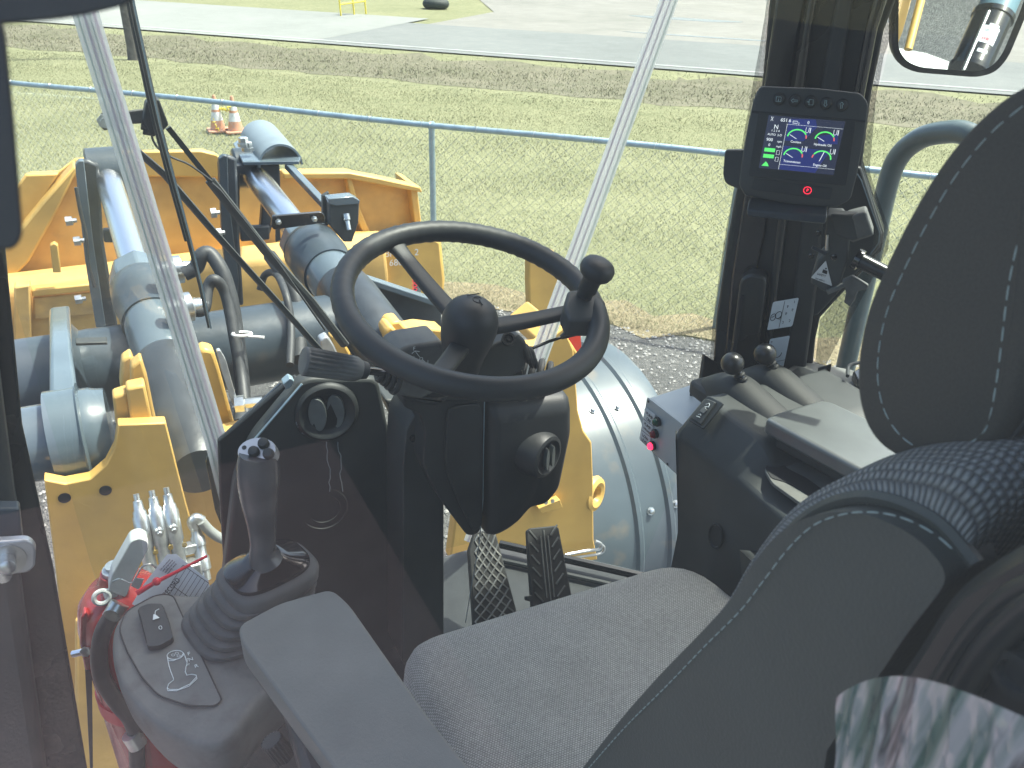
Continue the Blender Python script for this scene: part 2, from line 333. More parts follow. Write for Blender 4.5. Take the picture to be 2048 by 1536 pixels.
M['brown'] = ground_mat('straw_litter', [(.36,(.1,.08,.05)), (.5,(.25,.21,.13)), (.62,(.36,.31,.2))], [(2,.2), (25,.4), (70,.4)], bs=50)
M['line'] = mat('road_edge_line', (.3,.31,.3), .7, noise=.15, nscale=3)

def sheet(name, poly, m, z, kind='structure'):
    mb = MB(); mb.face([G(s, t, z) for s, t in poly]); o = mb.build(name, m); o['kind'] = kind; return o
# terrain with a shallow ditch: one sheet reaching the horizon
def terrain():
    mb = MB(); prof = [(-400,0),(6.9,0),(17.9,0),(19.2,-.08),(20.8,-.2),(22.6,-.12),(23.9,0),(60,0),(900,0)]
    ss = [-700,-60,-30]+list(range(-24,64,2))+[90,900]
    mb.loft([[G(s, t, -.02+z) for t, z in prof] for s in ss], closed=False)
    return mb.build('ground', M['grass'])
g_ = terrain(); g_['kind'] = 'structure'
def band(name, ts, m, zf, s0=-60, s1=90, jag=0):
    mb = MB(); n = 150; random.seed(3)
    rows = []
    for i in range(n+1):
        s = s0+(s1-s0)*i/n; j0 = random.uniform(-jag, jag); j1 = random.uniform(-jag, jag)
        tt = list(ts); tt[0] += j0; tt[-1] += j1
        rows.append([G(s, t, zf(t)) for t in tt])
    mb.loft(rows, closed=False); o = mb.build(name, m); o['kind'] = 'structure'; return o
def zd(t):
    for (a, za), (b, zb) in zip([(6.9,0),(17.9,0),(19.2,-.08),(20.8,-.2),(22.6,-.12),(23.9,0),(60,0)], [(17.9,0),(19.2,-.08),(20.8,-.2),(22.6,-.12),(23.9,0),(60,0),(90,0)]):
        if a <= t <= b: return za+(zb-za)*(t-a)/(b-a)-.011
    return -.011
band('ditch', [19.7,20.1,20.8,22.6,23.7], M['ditchm'], zd, jag=.6)
band('gravel_apron', [-40,0,6.6,7.05], M['gravel'], lambda t: .0, -60, 60, jag=.05)
mb_ = MB(); mb_.face([V((-4.9,-1.15,.02)), V((-.9,-1.15,.02)), V((-.9,5,.02)), V((-4.9,5,.02))]); mb2 = MB(); mb2.face([V(p_) for p_ in ((-45,-30,.012),(-.9,-30,.012),(-.9,6,.012),(-45,6,.012))]); o2 = mb2.build('reflection_ground', ground_mat('dark_reflection', [(.35,(.035,.04,.042)), (.5,(.055,.06,.062)), (.65,(.08,.085,.085))], [(.3,.4), (3,.3), (60,.3)], bs=80)); o2['kind'] = 'structure'  # dark ground added out of view to dim the door glass reflection
o = mb_.build('reflection_pad', ground_mat('reddish_pad', [(.36,(.11,.09,.095)), (.5,(.17,.14,.147)), (.64,(.23,.195,.2))], [(.8,.4), (4,.3), (40,.3)], bs=60)); o['kind'] = 'structure'  # unseen pad added to tint the door glass reflection pink
band('fence_litter', [6.98,7.5], M['brown'], lambda t: .006, -20, 30, jag=.16)
band('road', [24.2,28,31.6], M['asphalt'], lambda t: .02, -120, 15.0)
band('concrete_road', [24.2,28,33.6], M['paveL'], lambda t: .024, 15.0, 120)
band('road_edge_line', [24.75,24.95], M['line'], lambda t: .03, -120, 120)
sheet('gravel_lot', [(-150,31.6),(14.2,31.6),(14.0,38.5),(22,55),(40,160),(-150,160)], M['lot'], .008)
for k, (s, t, a, b) in enumerate([(5.7,40.5,2.4,.8),(3.6,33.4,3.2,.25),(-2,46,3,1.2)]):
    mb = MB(); mb.face([G(s+a*math.cos(q)*(1+.15*math.sin(3*q)), t+b*math.sin(q)*(1+.2*math.sin(2*q+1)), .014) for q in (i*math.pi/16 for i in range(32))])
    o = mb.build('puddle', M.setdefault('pud', mat('wet_gravel', (.16,.17,.165), .15))); o['kind'] = 'structure'
# grass blades on the nearer lawn
def blades(name, n, t0, t1, s0, s1, hh, ww, cols, seed, zf=None, power=1.6):
    rng = np.random.default_rng(seed)
    t = t0+(t1-t0)*(rng.random(n)**power if power else (rng.random(n)+rng.random(n))/2); s = s0+(s1-s0)*rng.random(n)
    cl = (np.sin(s*2.1+np.sin(t*1.7)*2)+np.sin(t*2.6+s*.9)+rng.normal(0, .9, n))*.25+.6
    h = hh*(.5+rng.random(n))*np.clip(cl+.4, .45, 1.5); wd = ww*(.6+rng.random(n)*.8)*(1+(t-t0)*.12)
    a = rng.random(n)*2*np.pi; lean = rng.normal(0, .6, (n, 2))*h[:, None]
    base = s[:, None]*np.array([A.x, A.y])+t[:, None]*np.array([N.x, N.y])
    dx = np.stack([np.cos(a), np.sin(a)], 1)*wd[:, None]
    vv = np.zeros((n, 3, 3)); vv[:, 0, :2] = base-dx; vv[:, 1, :2] = base+dx; vv[:, 2, :2] = base+lean; vv[:, 2, 2] = h
    if zf is not None:
        z = np.array([zf(q) for q in t]); vv[:, :, 2] += z[:, None]
    me = bpy.data.meshes.new(name); me.vertices.add(n*3); me.vertices.foreach_set('co', vv.reshape(-1).astype('f'))
    me.loops.add(n*3); me.loops.foreach_set('vertex_index', np.arange(n*3, dtype='i')); me.polygons.add(n)
    me.polygons.foreach_set('loop_start', np.arange(0, n*3, 3, dtype='i'))
    for c in cols: me.materials.append(c)
    me.polygons.foreach_set('material_index', rng.choice(len(cols), n, p=[.45, .3, .25]).astype('i')); me.update(); me.validate()
    o = bpy.data.objects.new(name, me); COL.objects.link(o); o['kind'] = 'stuff'; return o
g1 = mat('blade_green', (.198,.203,.105), .7, noise=.3, nscale=2); g2 = mat('blade_straw', (.26,.25,.145), .8, noise=.2, nscale=3); g3 = mat('blade_pale', (.24,.242,.135), .75, noise=.25, nscale=2)
o = blades('lawn_grass', 330000, 7.0, 18.5, -7, 26, .024, .0026, [g1, g3, g2], 1); tag(o, 'pale sunlit lawn grass beyond the chain link fence', 'grass')
o = blades('ditch_weeds', 26000, 18.9, 24.1, -12, 34, .045, .007, [g1, mat('weed_olive', (.18,.172,.11), .9), mat('weed_brown', (.18,.165,.12), .9)], 2, zf=zd, power=0); tag(o, 'brown dry weeds along the roadside ditch', 'weeds')
# gravel stones
def stones(n, seed):
    rng = np.random.default_rng(seed); mb = MB()
    cols = None
    for i in range(n):
        t = 7.0-4.2*rng.random()**1.3; s = rng.uniform(-3.5, 4.5); r = rng.uniform(.006, .02); c = G(s, t, r*.3)
        a = rng.random()*6.28; pts = [c+V((math.cos(a+k*1.257)*r*rng.uniform(.7,1.2), math.sin(a+k*1.257)*r*rng.uniform(.7,1.2), 0)) for k in range(5)]
        tp = mb.b.verts.new(c+V((0, 0, r*.8))); vs = [mb.b.verts.new(p) for p in pts]
        for k in range(5): mb.b.faces.new((vs[k], vs[(k+1) % 5], tp))
    return mb.build('loose_gravel', mat('stone', (.36,.35,.33), .8, noise=.4, nscale=30), ang=10)
o = stones(6000, 5); o['kind'] = 'stuff'; tag(o, 'loose grey gravel stones inside the fence line', 'gravel')
# ------------------------------------------------------------------ chain link fence
FT = 7.3
f = thing('chain_link_fence', G(3, FT), 'galvanised chain link fence with pale blue top rail running between apron and lawn', 'fence')
FH = 1.6
posts_s = [8.0+2.86*k for k in range(-5, 4)]
ps0 = A.dot(at(858, 250, z=1.6)); posts_s = [ps0+2.86*k for k in range(-4, 1)]+[A.dot(at(222, 185, z=1.6)), ps0+8.6, ps0+11.5]
def rail_z(s): return FH+.01*math.sin(s*1.3)
MB().tube([G(s*.5, FT, rail_z(s*.5)) for s in range(-20, 42)], .027, 10).build('top_rail', M['galv'], f)
for s in posts_s:
    mb = MB(); mb.rod(G(s, FT+.03, -.1), G(s, FT+.03, FH-.03), .03); mb.lathe(G(s, FT+.03, FH-.05), (0,0,1), [(0,.034),(.05,.034),(.07,.024),(.075,.0)], 16)
    mb.ring(G(s, FT, rail_z(s)), A, .023, .007, 20, 6)
    mb.build('post', M['galv'], f)
mb = MB(); W = .0015; p = .075; L0, L1 = -6.0, 17.0
def wire(s0, dirn):
    pts = []; z = .02; n = int((FH-.04)/(p/2)); 
    a = G(s0, FT-.025, .02); b = G(s0+dirn*(FH-.05), FT-.025, FH-.03)
    mb.tube([a, b], W, 3)
s = L0-1.6
while s < L1+1.6:
    wire(s, 1); wire(s+1.57, -1); s += p*math.sqrt(2)/1.0
s = L0
while s < L1: mb.rod(G(s, FT-.02, FH-.04), G(s+.012, FT-.02, FH+.045), .0018, 4); s += .106
mb.build('wire_mesh', M['wire'], f)
s = L0
while s < L1:
    mb = MB(); z = rail_z(s); mb.ring(G(s, FT, z), A+V((0,0,.2)), .03, .003, 14, 5); mb.rod(G(s+.01, FT-.01, z+.02), G(s+.015, FT-.03, z+.05), .002, 5); s += .55
    mb.build('rail_tie', M['zinc'], f)

# ------------------------------------------------------------------ cones, chain, pole, stands
def cone(px, py, label):
    p = at(px, py, z=0); k = thing('traffic_cone', p, label, 'traffic cone', 'cones on the lawn')
    MB().prism(rnd([p+V((a*.18, b*.18, 0)) for a, b in ((-1,-1),(1,-1),(1,1),(-1,1))], .04), (0,0,.035)).build('base', M['orange'], k, bevel=.008)
    q = p+V((0,0,.03)); H = .57
    def rr(h): return .13-.105*h/H
    for a, b, m in ((0,.16,'orange'),(.16,.3,'white'),(.3,.34,'orange'),(.34,.44,'white'),(.44,H,'orange')):
        MB().lathe(q, (0,0,1), [(a, rr(a)), (b, rr(b))] + ([(b+.005, .012)] if b == H else []), 20).build('band' if m == 'white' else 'shell', M[m], k)
    return p
c1 = cone(472, 264, 'orange and white traffic cone at the nearer end of the yellow chain beyond the fence')
c2 = cone(437, 262, 'orange and white traffic cone at the farther end of the yellow chain beyond the fence')
mb = MB(); a, b = c1+V((0,0,.46)), c2+V((0,0,.34)); m_ = (a+b)/2+V((0,0,-.02))
pts = spl([a+V((-.02,0,.05)), a+V((-.1,-.05,-.07)), m_, b+V((.05,0,.03)), b, b+V((-.06,-.05,-.15)), b+V((.0,-.15,-.33))], 4)
for i in range(len(pts)-1):
    mb.ring((pts[i]+pts[i+1])/2, (1,0,.3) if i % 2 else (0,.3,1), .028, .011, 10, 5)
tag(mb.build('plastic_chain', M['ylight']), 'yellow plastic chain draped between the two cones', 'chain')
p = at(270, 112, z=0); mb = MB(); mb.lathe(p-V((0,0,.1)), (0,0,1), [(0,.2),(.3,.17),(4,.15),(9,.12)], 16)
k = thing('utility_pole', p, 'grey wooden utility pole standing on the lawn before the ditch', 'pole'); mb.build('pole_shaft', M['wood'], k)
MB().box(p+V((0,0,7.9)), 2.2, .1, .12, Matrix.Rotation(R(45), 3, 'Z')).build('cross_arm', M['wood'], k)
# yellow folding stand across the road
p = at(700, 33, z=0); k = thing('road_stand', p, 'yellow metal frame stand at the grass edge across the road', 'sign stand')
e = (at(732, 28, z=0)-at(682, 33, z=0)); e.z = 0; L_ = e.length; e.normalize(); q = at(682, 33, z=0)
for fr_ in (0, .52, 1):
    MB().rod(q+e*L_*fr_, q+e*(L_*fr_-.12)+V((0,0,1.7)), .035, 8).build('leg', M['ylight'], k)
MB().rod(q+V((0,0,.45)), q+e*L_+V((0,0,.5)), .035, 8).build('cross_bar', M['ylight'], k)
MB().prism([q+e*(L_*.45)+V((0,0,.8)), q+e*(L_*.78)+V((0,0,.85)), q+e*(L_*.78)+V((0,0,1.7)), q+e*(L_*.42)+V((0,0,1.7))], N*.05).build('plate', M['ylight'], k)
p = at(872, 17, z=0); k = thing('tyre_sign_base', p, 'dark tyre lying on grass as a sign base across the road', 'tyre')
MB().ring(p+V((0,0,.2)), (0,0,1), .42, .2, 28, 12).build('tyre', M['tyre'], k)
MB().rod(p, p+V((0,0,2.2)), .05, 10).build('sign_post', M['darkst'], k)

# ------------------------------------------------------------------ the loader's front end
Y1 = V((0,1,0)); X1 = V((1,0,0)); Z1 = V((0,0,1))
def plate(px, y, dy, name, m, par, bevel=.006, r=0):
    pts = ats(px, y=y)
    if r: pts = rnd(pts, r, 4)
    return MB().prism(pts, (0, dy, 0)).build(name, M[m], par, bevel=bevel)
# bucket
bk = thing('loader_bucket', (.5, 5.9, .4), 'big yellow loader bucket at the end of the arms, seen from behind', 'bucket')
BY = 5.8
plate([(-120,560),(60,345),(118,343),(150,318),(400,298),(430,306),(462,340),(545,330),(560,340),(690,338),(830,372),(845,470),(845,560),(400,640),(-120,660)], BY, .03, 'back_wall', 'yelwear', bk)
plate([(150,318),(235,300),(400,298),(432,306),(470,345),(440,352),(300,350),(140,352)], BY-.02, -.05, 'spill_guard', 'yellow', bk, .01)
plate([(560,338),(690,337),(752,349),(830,366),(834,377),(752,362),(690,350),(560,350)], BY-.01, -.12, 'top_rim', 'yellow', bk, .01)
plate([(148,318),(155,325),(110,415),(60,505),(-20,590),(-60,560),(20,470),(85,390)], BY-.02, -.18, 'brace', 'yellow', bk, .015)
plate([(-140,600),(52,345),(118,343),(85,395),(0,500),(-90,640)], BY-.01, -.06, 'brace', 'yellow', bk, .01)
plate([(683,338),(692,338),(712,410),(742,478),(728,482),(700,415)], BY-.01, -.1, 'rib', 'yellow', bk, .008)
plate([(820,368),(834,370),(846,470),(882,478),(890,560),(878,562),(868,486),(834,480)], BY-.1, .35, 'side_plate', 'yellow', bk, .008)
# lower shell: horizontal bulge with shelf
sec = []
for x in (-1.0, 1.66):
    o_ = [at(100, 545, y=BY), at(100, 536, y=BY-.25), at(100, 575, y=BY-.36), at(100, 650, y=BY-.4), at(100, 720, y=BY-.3), at(100, 720, y=BY)]
    sec.append([V((x, q.y, q.z)) for q in o_])
MB().loft(sec).build('lower_shell', M['yelwear'], bk, bevel=.03, seg=3)
fr = Fr(at(640, 476, y=BY-.33), at(880, 476, y=BY-.33), at(640, 610, y=BY-.33))
plate([(650,492),(700,478),(868,474),(884,482),(892,560),(888,610),(760,640),(640,640)], BY-.3, .2, 'corner_shell', 'yellow', bk, .03)
plate([(100,486),(108,481),(116,486),(122,540),(106,540)], BY-.45, -.05, 'lifting_lug', 'yellow', bk, .006)
for q in ((24,560,70,640),):
    plate([(28,575),(60,570),(64,700),(28,705)], BY-.5, .1, 'rib', 'yelwear', bk, .01)
plate([(62,580),(200,566),(204,580),(64,595)], BY-.47, .06, 'rib', 'yellow', bk, .01)
plate([(66,596),(190,584),(190,630),(68,640)], BY-.44, .04, 'pocket_plate', 'yelwear', bk, .01)
fr2 = Fr(at(765, 500, y=BY-.312), at(865, 500, y=BY-.312), at(765, 600, y=BY-.312))
lettering('BHHX  2\n  680094', fr2, .03, .17, .07, M['wink'], bk, .004, name='serial_lettering')

# boom: torque tube, levers and arms
bm = thing('loader_boom', (.4, 3.4, 1.75), 'slate blue steel lift arms and cross tube in front of the cab', 'lift arm')
TY = 3.35
ta = at(70, 735, y=TY); tb = at(745, 690, y=TY); tz = (at(300, 717, y=TY).z+at(560, 690, y=TY).z)/2
tz = at(400, 708, y=TY).z
MB().lathe((ta.x-.1, TY, tz), (1,0,0), [(0,.17),(1.35,.17)], 40).build('cross_tube', M['frame'], bm)
for q in (at(150, 715, y=TY).x-.02,):
    MB().lathe((q, TY, tz), (1,0,0), [(0,.2),(.03,.2),(.05,.17),(.09,.172)], 40).build('weld_collar', M['frame'], bm)
a = at(152, 681, y=TY-.17); b = at(214, 679, y=TY-.17)
MB().prism([a, b, b+V((0,.0,.012)), a+V((0,0,.012))], (0,-.05,0)).build('bracket', M['black2'], bm, bevel=.003)
# left arm seen end on, coming back to its pivot hub
pA = [at(98, 617, y=3.1), at(140, 612, y=3.1), at(146, 640, y=3.0), at(160, 800, y=2.6), at(98, 805, y=2.6)]
arm = [[at(99, 616, y=3.3), at(140, 611, y=3.3), at(140, 640, y=3.6), at(99, 640, y=3.6)], [at(99, 700, y=2.85), at(144, 698, y=2.85), at(150, 760, y=3.0), at(102, 760, y=3.0)],
       [at(99, 800, y=2.5), at(158, 797, y=2.5), at(160, 900, y=2.55), at(98, 900, y=2.55)]]
MB().loft(arm).build('left_lift_arm', M['barrel'], bm, bevel=.012)
hubz = at(160, 870, y=2.5)
prof = [(-.1,.115),(.06,.115),(.07,.15),(.205,.15),(.215,.16),(.225,.14),(.265,.14),(.28,.135),(.33,.13)]
x0 = at(68, 870, y=2.5).x
sc_ = (at(226, 870, y=2.5).x-x0)/.33
MB().lathe((x0, 2.5, hubz.z), (1,0,0), [(h*sc_, r_) for h, r_ in prof], 40).build('pivot_hub', M['barrel'], bm, ang=30)
# upright levers at the bucket end
def lever(px_l, px_r, yt, yb, ytop, ybot, wx):
    pass
plate([(158,322),(176,320),(198,330),(207,480),(236,655),(206,655),(176,480)], 4.7, .05, 'lever', 'darkst', bm, .015)
plate([(150,330),(158,322),(168,322),(186,480),(212,655),(192,655),(170,520)], 4.6, .06, 'lever_face', 'barrel', bm, .004)
MB().tube([at(152, 375, y=4.5), at(160, 420, y=4.5), at(172, 470, y=4.48), at(176, 530, y=4.45), at(190, 575, y=4.4)], .009, 8).build('grease_line', M['hose'], bm)
for q in ((158,440),(174,480),(176,596)):
    c = at(*q, y=4.5); MB().lathe(c-V((.06,0,0)), (1,0,0), [(0,.0),(0,.025),(.03,.025),(.035,.012),(.05,.012)], 6).build('bolt', M['zinc'], bm, ang=30)
plate([(436,322),(455,310),(474,318),(480,480),(488,612),(468,612),(452,480),(440,400)], 4.9, .05, 'lever', 'darkst', bm, .015)
plate([(438,318),(447,311),(455,312),(458,400),(478,560),(474,612),(460,612),(444,480)], 4.85, .05, 'lever_face', 'frame', bm, .004)
for q in ((436,425),(446,465)):
    c = at(*q, y=4.8); MB().lathe(c-V((.04,0,0)), (1,0,0), [(0,.0),(0,.03),(.03,.03),(.035,.013),(.05,.013)], 6).build('bolt', M['zinc'], bm, ang=30)
plate([(455,330),(560,330),(562,395),(540,470),(520,470),(530,350),(480,350),(480,468),(460,468)], 5.05, .07, 'lever', 'darkst', bm, .01)
plate([(480,455),(540,452),(540,480),(482,484)], 5.0, .05, 'cross_bar', 'darkst', bm, .01)
plate([(205,460),(235,458),(238,486),(208,486)], 4.9, .05, 'cross_bar', 'darkst', bm, .01)
# dark guard plate under the wheel
plate([(700,550),(715,553),(884,610),(884,665),(760,665),(705,640)], 3.5, .06, 'guard_plate', 'darkst', bm, .01)
plate([(700,548),(712,548),(884,605),(884,618),(712,562)], 3.44, .06, 'guard_edge', 'barrel', bm, .006)

# tilt cylinders
def cylinder(label, p0, p1, p2, p3, rr, eye_r, group='bucket tilt cylinders'):
    # p0 base eye, p1 gland end, p2 rod clevis, directions shared
    t = thing('hydraulic_cylinder', p0, label, 'hydraulic cylinder', group)
    ax = (p2-p0).normalized(); L1 = (p1-p0).length; L2 = (p2-p0).length
    g = p0+ax*L1
    MB().lathe(p0+ax*.12, ax, [(0,rr*.7),(0.03,rr*.98),(L1-.62,rr),(L1-.615,rr*1.02),(L1-.45,rr*1.03),(L1-.30,rr*1.03)], 40).build('barrel', M['barrel'], t)
    MB().lathe(g-ax*.20, ax, [(-.16,rr*1.1),(-.02,rr*1.13),(0,rr*1.2),(.12,rr*1.2),(.14,rr*1.1)], 40).build('gland_collar', M['frame'], t)
    MB().lathe(g-ax*.07, ax, [(0,rr*1.12),(.06,rr*1.16),(.13,rr*1.13),(.15,rr*.7)], 8).build('gland_nut', M['barrel'], t, bevel=.008)
    MB().rod(g, p2-ax*.08, rr*.6, 32).build('rod', M['chrome'], t)
    MB().lathe(p2+V((-.09,0,0)), (1,0,0), [(0,eye_r*.9),(.01,eye_r),(.17,eye_r),(.18,eye_r*.9)], 28).build('rod_eye', M['frame'], t)
    MB().lathe(p0-ax*.1, ax, [(0,rr*.8),(.05,rr*1.02),(.5,rr*1.1),(.62,rr*1.06),(.64,rr*.99)], 40).build('base_casting', M['darkst'], t)  # dark colour paints shade onto the cylinder's lower end
    return t, ax, g
P0 = at(388, 905, y=2.42); P1 = at(268, 548, y=3.6); P2 = at(213, 345, y=4.85)
cl, axl, gl = cylinder('left slate blue tilt cylinder, thicker near, its chrome rod running up to the bucket', P0, P1, P2, None, .105, .13)
Q0 = at(770, 690, y=3.0); Q1 = at(606, 508, y=4.05); Q2 = at(498, 335, y=5.25)
cr, axr, gr = cylinder('right slate blue tilt cylinder with a sensor bracket strapped on, behind the steering wheel', Q0, Q1, Q2, None, .12, .12)
# big lower casting of the left cylinder
for q, yy in (((358,540),3.3),((378,615),3.05)):
    c = at(*q, y=yy); MB().lathe(c-X1*.08, (1,.1,0), [(0,.04),(.05,.04),(.055,.055),(.09,.055),(.1,.03),(.15,.022)], 18).build('hose_port', M['zinc'], cl)

# hoses
def hose(pts, r, label, m='hose', n=12, name='hydraulic_hose', group='hydraulic hoses'):
    o = MB().tube(spl([at(a, b, y=c) for a, b, c in pts], 7), r, n).build(name, M[m]); tag(o, label, 'hose', group); return o
hose([(368,548,3.2),(392,535,3.2),(402,512,3.2),(420,508,3.2),(445,545,3.15),(462,600,3.1),(472,660,3.05),(482,740,2.95),(486,800,2.85),(480,850,2.7)], .028, 'thick black hose arching from the left cylinder port down past the cross tube')
hose([(384,622,3.05),(408,618,3.05),(416,575,3.1),(430,560,3.1),(452,590,3.1),(470,680,3.0),(484,760,2.9),(494,860,2.7)], .022, 'thinner black hose nested inside the arch of the thick hose')
hose([(540,512,3.6),(560,540,3.5),(590,590,3.4),(598,650,3.3),(600,720,3.1)], .03, 'black hose looping from the right cylinder down behind the wiper')
hose([(520,580,3.6),(530,550,3.6),(552,548,3.5),(572,590,3.3),(582,650,3.2),(580,730,3.0)], .016, 'slim olive hose looping beside the cross tube', 'hose')
o = hose([(832,535,4.2),(836,600,4.1),(838,660,4.0)], .02, 'black hose with red printed lettering rising behind the steering wheel'); 
fr = Fr(at(824, 540, y=4.15), at(836, 540, y=4.15), at(824, 640, y=4.05))
lettering('MAX WP 4000 PSI', fr, .5, 1.2, .045, M['redz'], o, .012, name='lettering', rot=R(90))
for q in ((484,668,2.98),):
    c = at(q[0], q[1], y=q[2]); mb = MB(); mb.ring(c, (.1,.2,1), .034, .006, 20, 6); mb.rod(c+V((.02,-.03,0)), c+V((.07,-.06,0)), .006, 6); mb.build('tie', M['white'], None, label='white cable tie round the thick black hose', category='cable tie')
# half pipe guard and bracket bar above the right lever
gd = thing('rod_guard', at(540, 330, y=5.0), 'slate half round guard plate on a flat bracket above the right cylinder rod', 'guard')
a = at(520, 262, y=5.6); b = at(560, 312, y=5.0); rr0 = .13
mb = MB(); ringA = []; ax = (b-a).normalized(); e1 = V((0,0,1))-ax*ax.z; e1.normalize(); e2 = ax.cross(e1)
def arc(c, r): return [c+(e2*math.cos(t)+e1*math.sin(t))*r for t in (i*math.pi/16 for i in range(17))]+[c+(e2*math.cos(t)+e1*math.sin(t))*(r-.012) for t in (i*math.pi/16 for i in range(16, -1, -1))]
mb.loft([arc(a-e1*.06, rr0), arc(b-e1*.06, rr0)]); mb.build('half_pipe', mat('sunlit_guard_paint', (.2,.245,.27), .35, noise=.15, nscale=6), gd)  # slate made paler, standing in for sun on the guard
q1, q2 = at(482, 285, y=5.1), at(600, 320, y=4.95)
zg = at(540, 318, y=5.0).z
MB().prism(ats([(466,286),(480,277),(545,270),(602,312),(598,322),(486,324)], z=zg), (0,0,-.02)).build('base_plate', M['barrel'], gd, bevel=.004)
for q in ((488,293),(496,302)):
    c = at(*q, y=5.1); MB().lathe(c, (0,0,1), [(0,.035),(.02,.035),(.02,.028),(.05,.028),(.055,.02)], 6).build('bolt', M['zinc'], gd, ang=30)
MB().tube([at(575, 330, y=4.95), at(650, 410, y=4.55)], .028, 4).build('strut', M['barrel'], gd, bevel=.004)
# sensor bracket and lamp
sb = thing('sensor_bracket', at(600, 440, y=4.2), 'black slotted bracket bar strapped across the right cylinder barrel', 'bracket')
plate([(545,432),(643,424),(650,430),(650,446),(548,460),(542,452)], 3.82, .02, 'bar', 'gloss', sb, .004, .01)
MB().ring(gr-axr*.06, axr, .13, .014, 36, 8).build('band', M['black2'], sb)
for q in ((556,443),(628,437)):
    MB().lathe(at(*q, y=3.81), (0,-1,0), [(0,.014),(.012,.014),(.014,.008),(.03,.008)], 6).build('bolt', M['zinc'], sb)
plate([(552,460),(560,458),(562,480),(552,485)], 3.83, .02, 'tab', 'black2', sb, .003)
wl = thing('sensor_housing', at(690, 430, y=4.1), 'black box shaped sensor housing at the end of the strut', 'sensor')
plate([(645,392),(658,384),(662,430),(656,452),(645,450)], 4.05, .03, 'side_flange', 'black2', wl, .004)
plate([(658,402),(706,397),(719,405),(717,446),(704,484),(688,484),(660,452)], 3.98, .06, 'box_body', 'black2', wl, .005)
plate([(656,398),(706,393),(720,401),(719,408),(672,412),(658,408)], 3.965, .08, 'top_cover', 'barrel', wl, .004)
MB().lathe(at(692, 428, y=3.98), (0,-.5,-1), [(0,.018),(.03,.018),(.035,.012),(.08,.012)], 10).build('bolt', M['zinc'], wl)

# ------------------------------------------------------------------ yellow front frame
ff = thing('front_frame', (.5, 2.3, 1.0), 'yellow steel front frame with upright plates, hub saddle and stepped castings', 'machine frame')
plate([(88,960),(130,968),(180,958),(212,930),(230,895),(236,850),(332,846),(372,1005),(440,1250),(560,1536),(560,1800),(170,1800),(150,1500),(110,1130),(96,1020)], 2.3, .045, 'saddle_plate', 'yellow', ff, .004)
for q in ((129,996),(211,981)):
    c = at(*q, y=2.298); MB().lathe(c, (0,-1,0), [(0,.017),(.001,.017)], 20).build('bolt_hole', M['ink'], ff)
# stepped casting above the plate
for k, (pl, y) in enumerate([([(244,722),(262,710),(300,800),(312,846),(256,846),(240,770)], 2.5), ([(262,735),(283,718),(296,760),(310,830),(314,846),(250,850),(262,790)], 2.42), ([(225,795),(255,785),(262,830),(272,850),(232,852)], 2.36), ([(252,778),(290,770),(306,845),(262,850)], 2.34)]):
    plate(pl, y, .06, 'stepped_casting', 'yellow', ff, .008)
# arc plate right of left cylinder with washer plate
plate([(397,702),(410,698),(428,702),(440,740),(470,850),(468,880),(425,895)], 2.62, .07, 'rocker_plate', 'yellow', ff, .012)
plate([(433,702),(440,700),(452,720),(466,770),(476,806),(470,812),(462,800),(444,745)], 2.6, .02, 'keeper_plate', 'pin', ff, .004, .01)
MB().lathe(at(470, 808, y=2.6), (1,-.2,0), [(0,.03),(.03,.03),(.035,.018),(.09,.018)], 6).build('bolt', M['zinc'], ff)
# lower body behind the plate
plate([(338,905),(470,870),(640,830),(640,1300),(420,1300)], 2.5, .1, 'centre_body', 'yelwear', ff, .01)
plate([(150,1240),(260,1240),(420,1500),(420,1800),(150,1800)], 2.2, .02, 'lower_plate', 'yellow', ff, .01)
# far right castings
for k, (pl, y) in enumerate([([(775,655),(783,645),(800,642),(815,660),(840,655),(885,660),(930,700),(930,745),(790,745)], 2.9), ([(770,665),(780,652),(793,660),(800,700),(812,745),(790,745)], 2.84)]):
    plate(pl, y, .1, 'stepped_casting', 'yellow', ff, .01)
plate([(640,680),(655,672),(668,690),(690,740),(690,800),(650,800)], 2.9, .05, 'keeper_plate', 'pin', ff, .01, .01)
plate([(660,672),(680,668),(720,740),(730,820),(690,820)], 3.0, .05, 'rocker_plate', 'yellow', ff, .01)
# right upright plate beyond the column
plate([(1080,690),(1128,655),(1148,700),(1157,820),(1168,862),(1184,885),(1187,960),(1188,1080),(1196,1120),(1060,1140),(900,1120),(930,900),(960,700)], 2.08, .05, 'right_upright', 'yellow', ff, .006)
plate([(1085,690),(1125,658),(1160,712),(1090,712)], 2.46, .3, 'upright_cap', 'yellow', ff, .01)
MB().prism(rnd(ats([(1068,1008),(1112,990),(1118,1006),(1076,1018)], y=2.078), .006), (0,-.03,0)).build('mount_block', M['yellow'], ff, bevel=.004)
for q in ((1091,1004),(1104,1001)):
    MB().lathe(at(*q, y=2.047), (0,-1,0), [(0,.008),(.006,.008)], 6).build('bolt', M['zinc'], ff)
c = at(1196, 985, y=2.12); mb = MB(); mb.ring(c+V((-.02,0,0)), (.5,-.85,.1), .048, .022, 28, 8); mb.build('tie_down_eye', M['yellow'], ff)
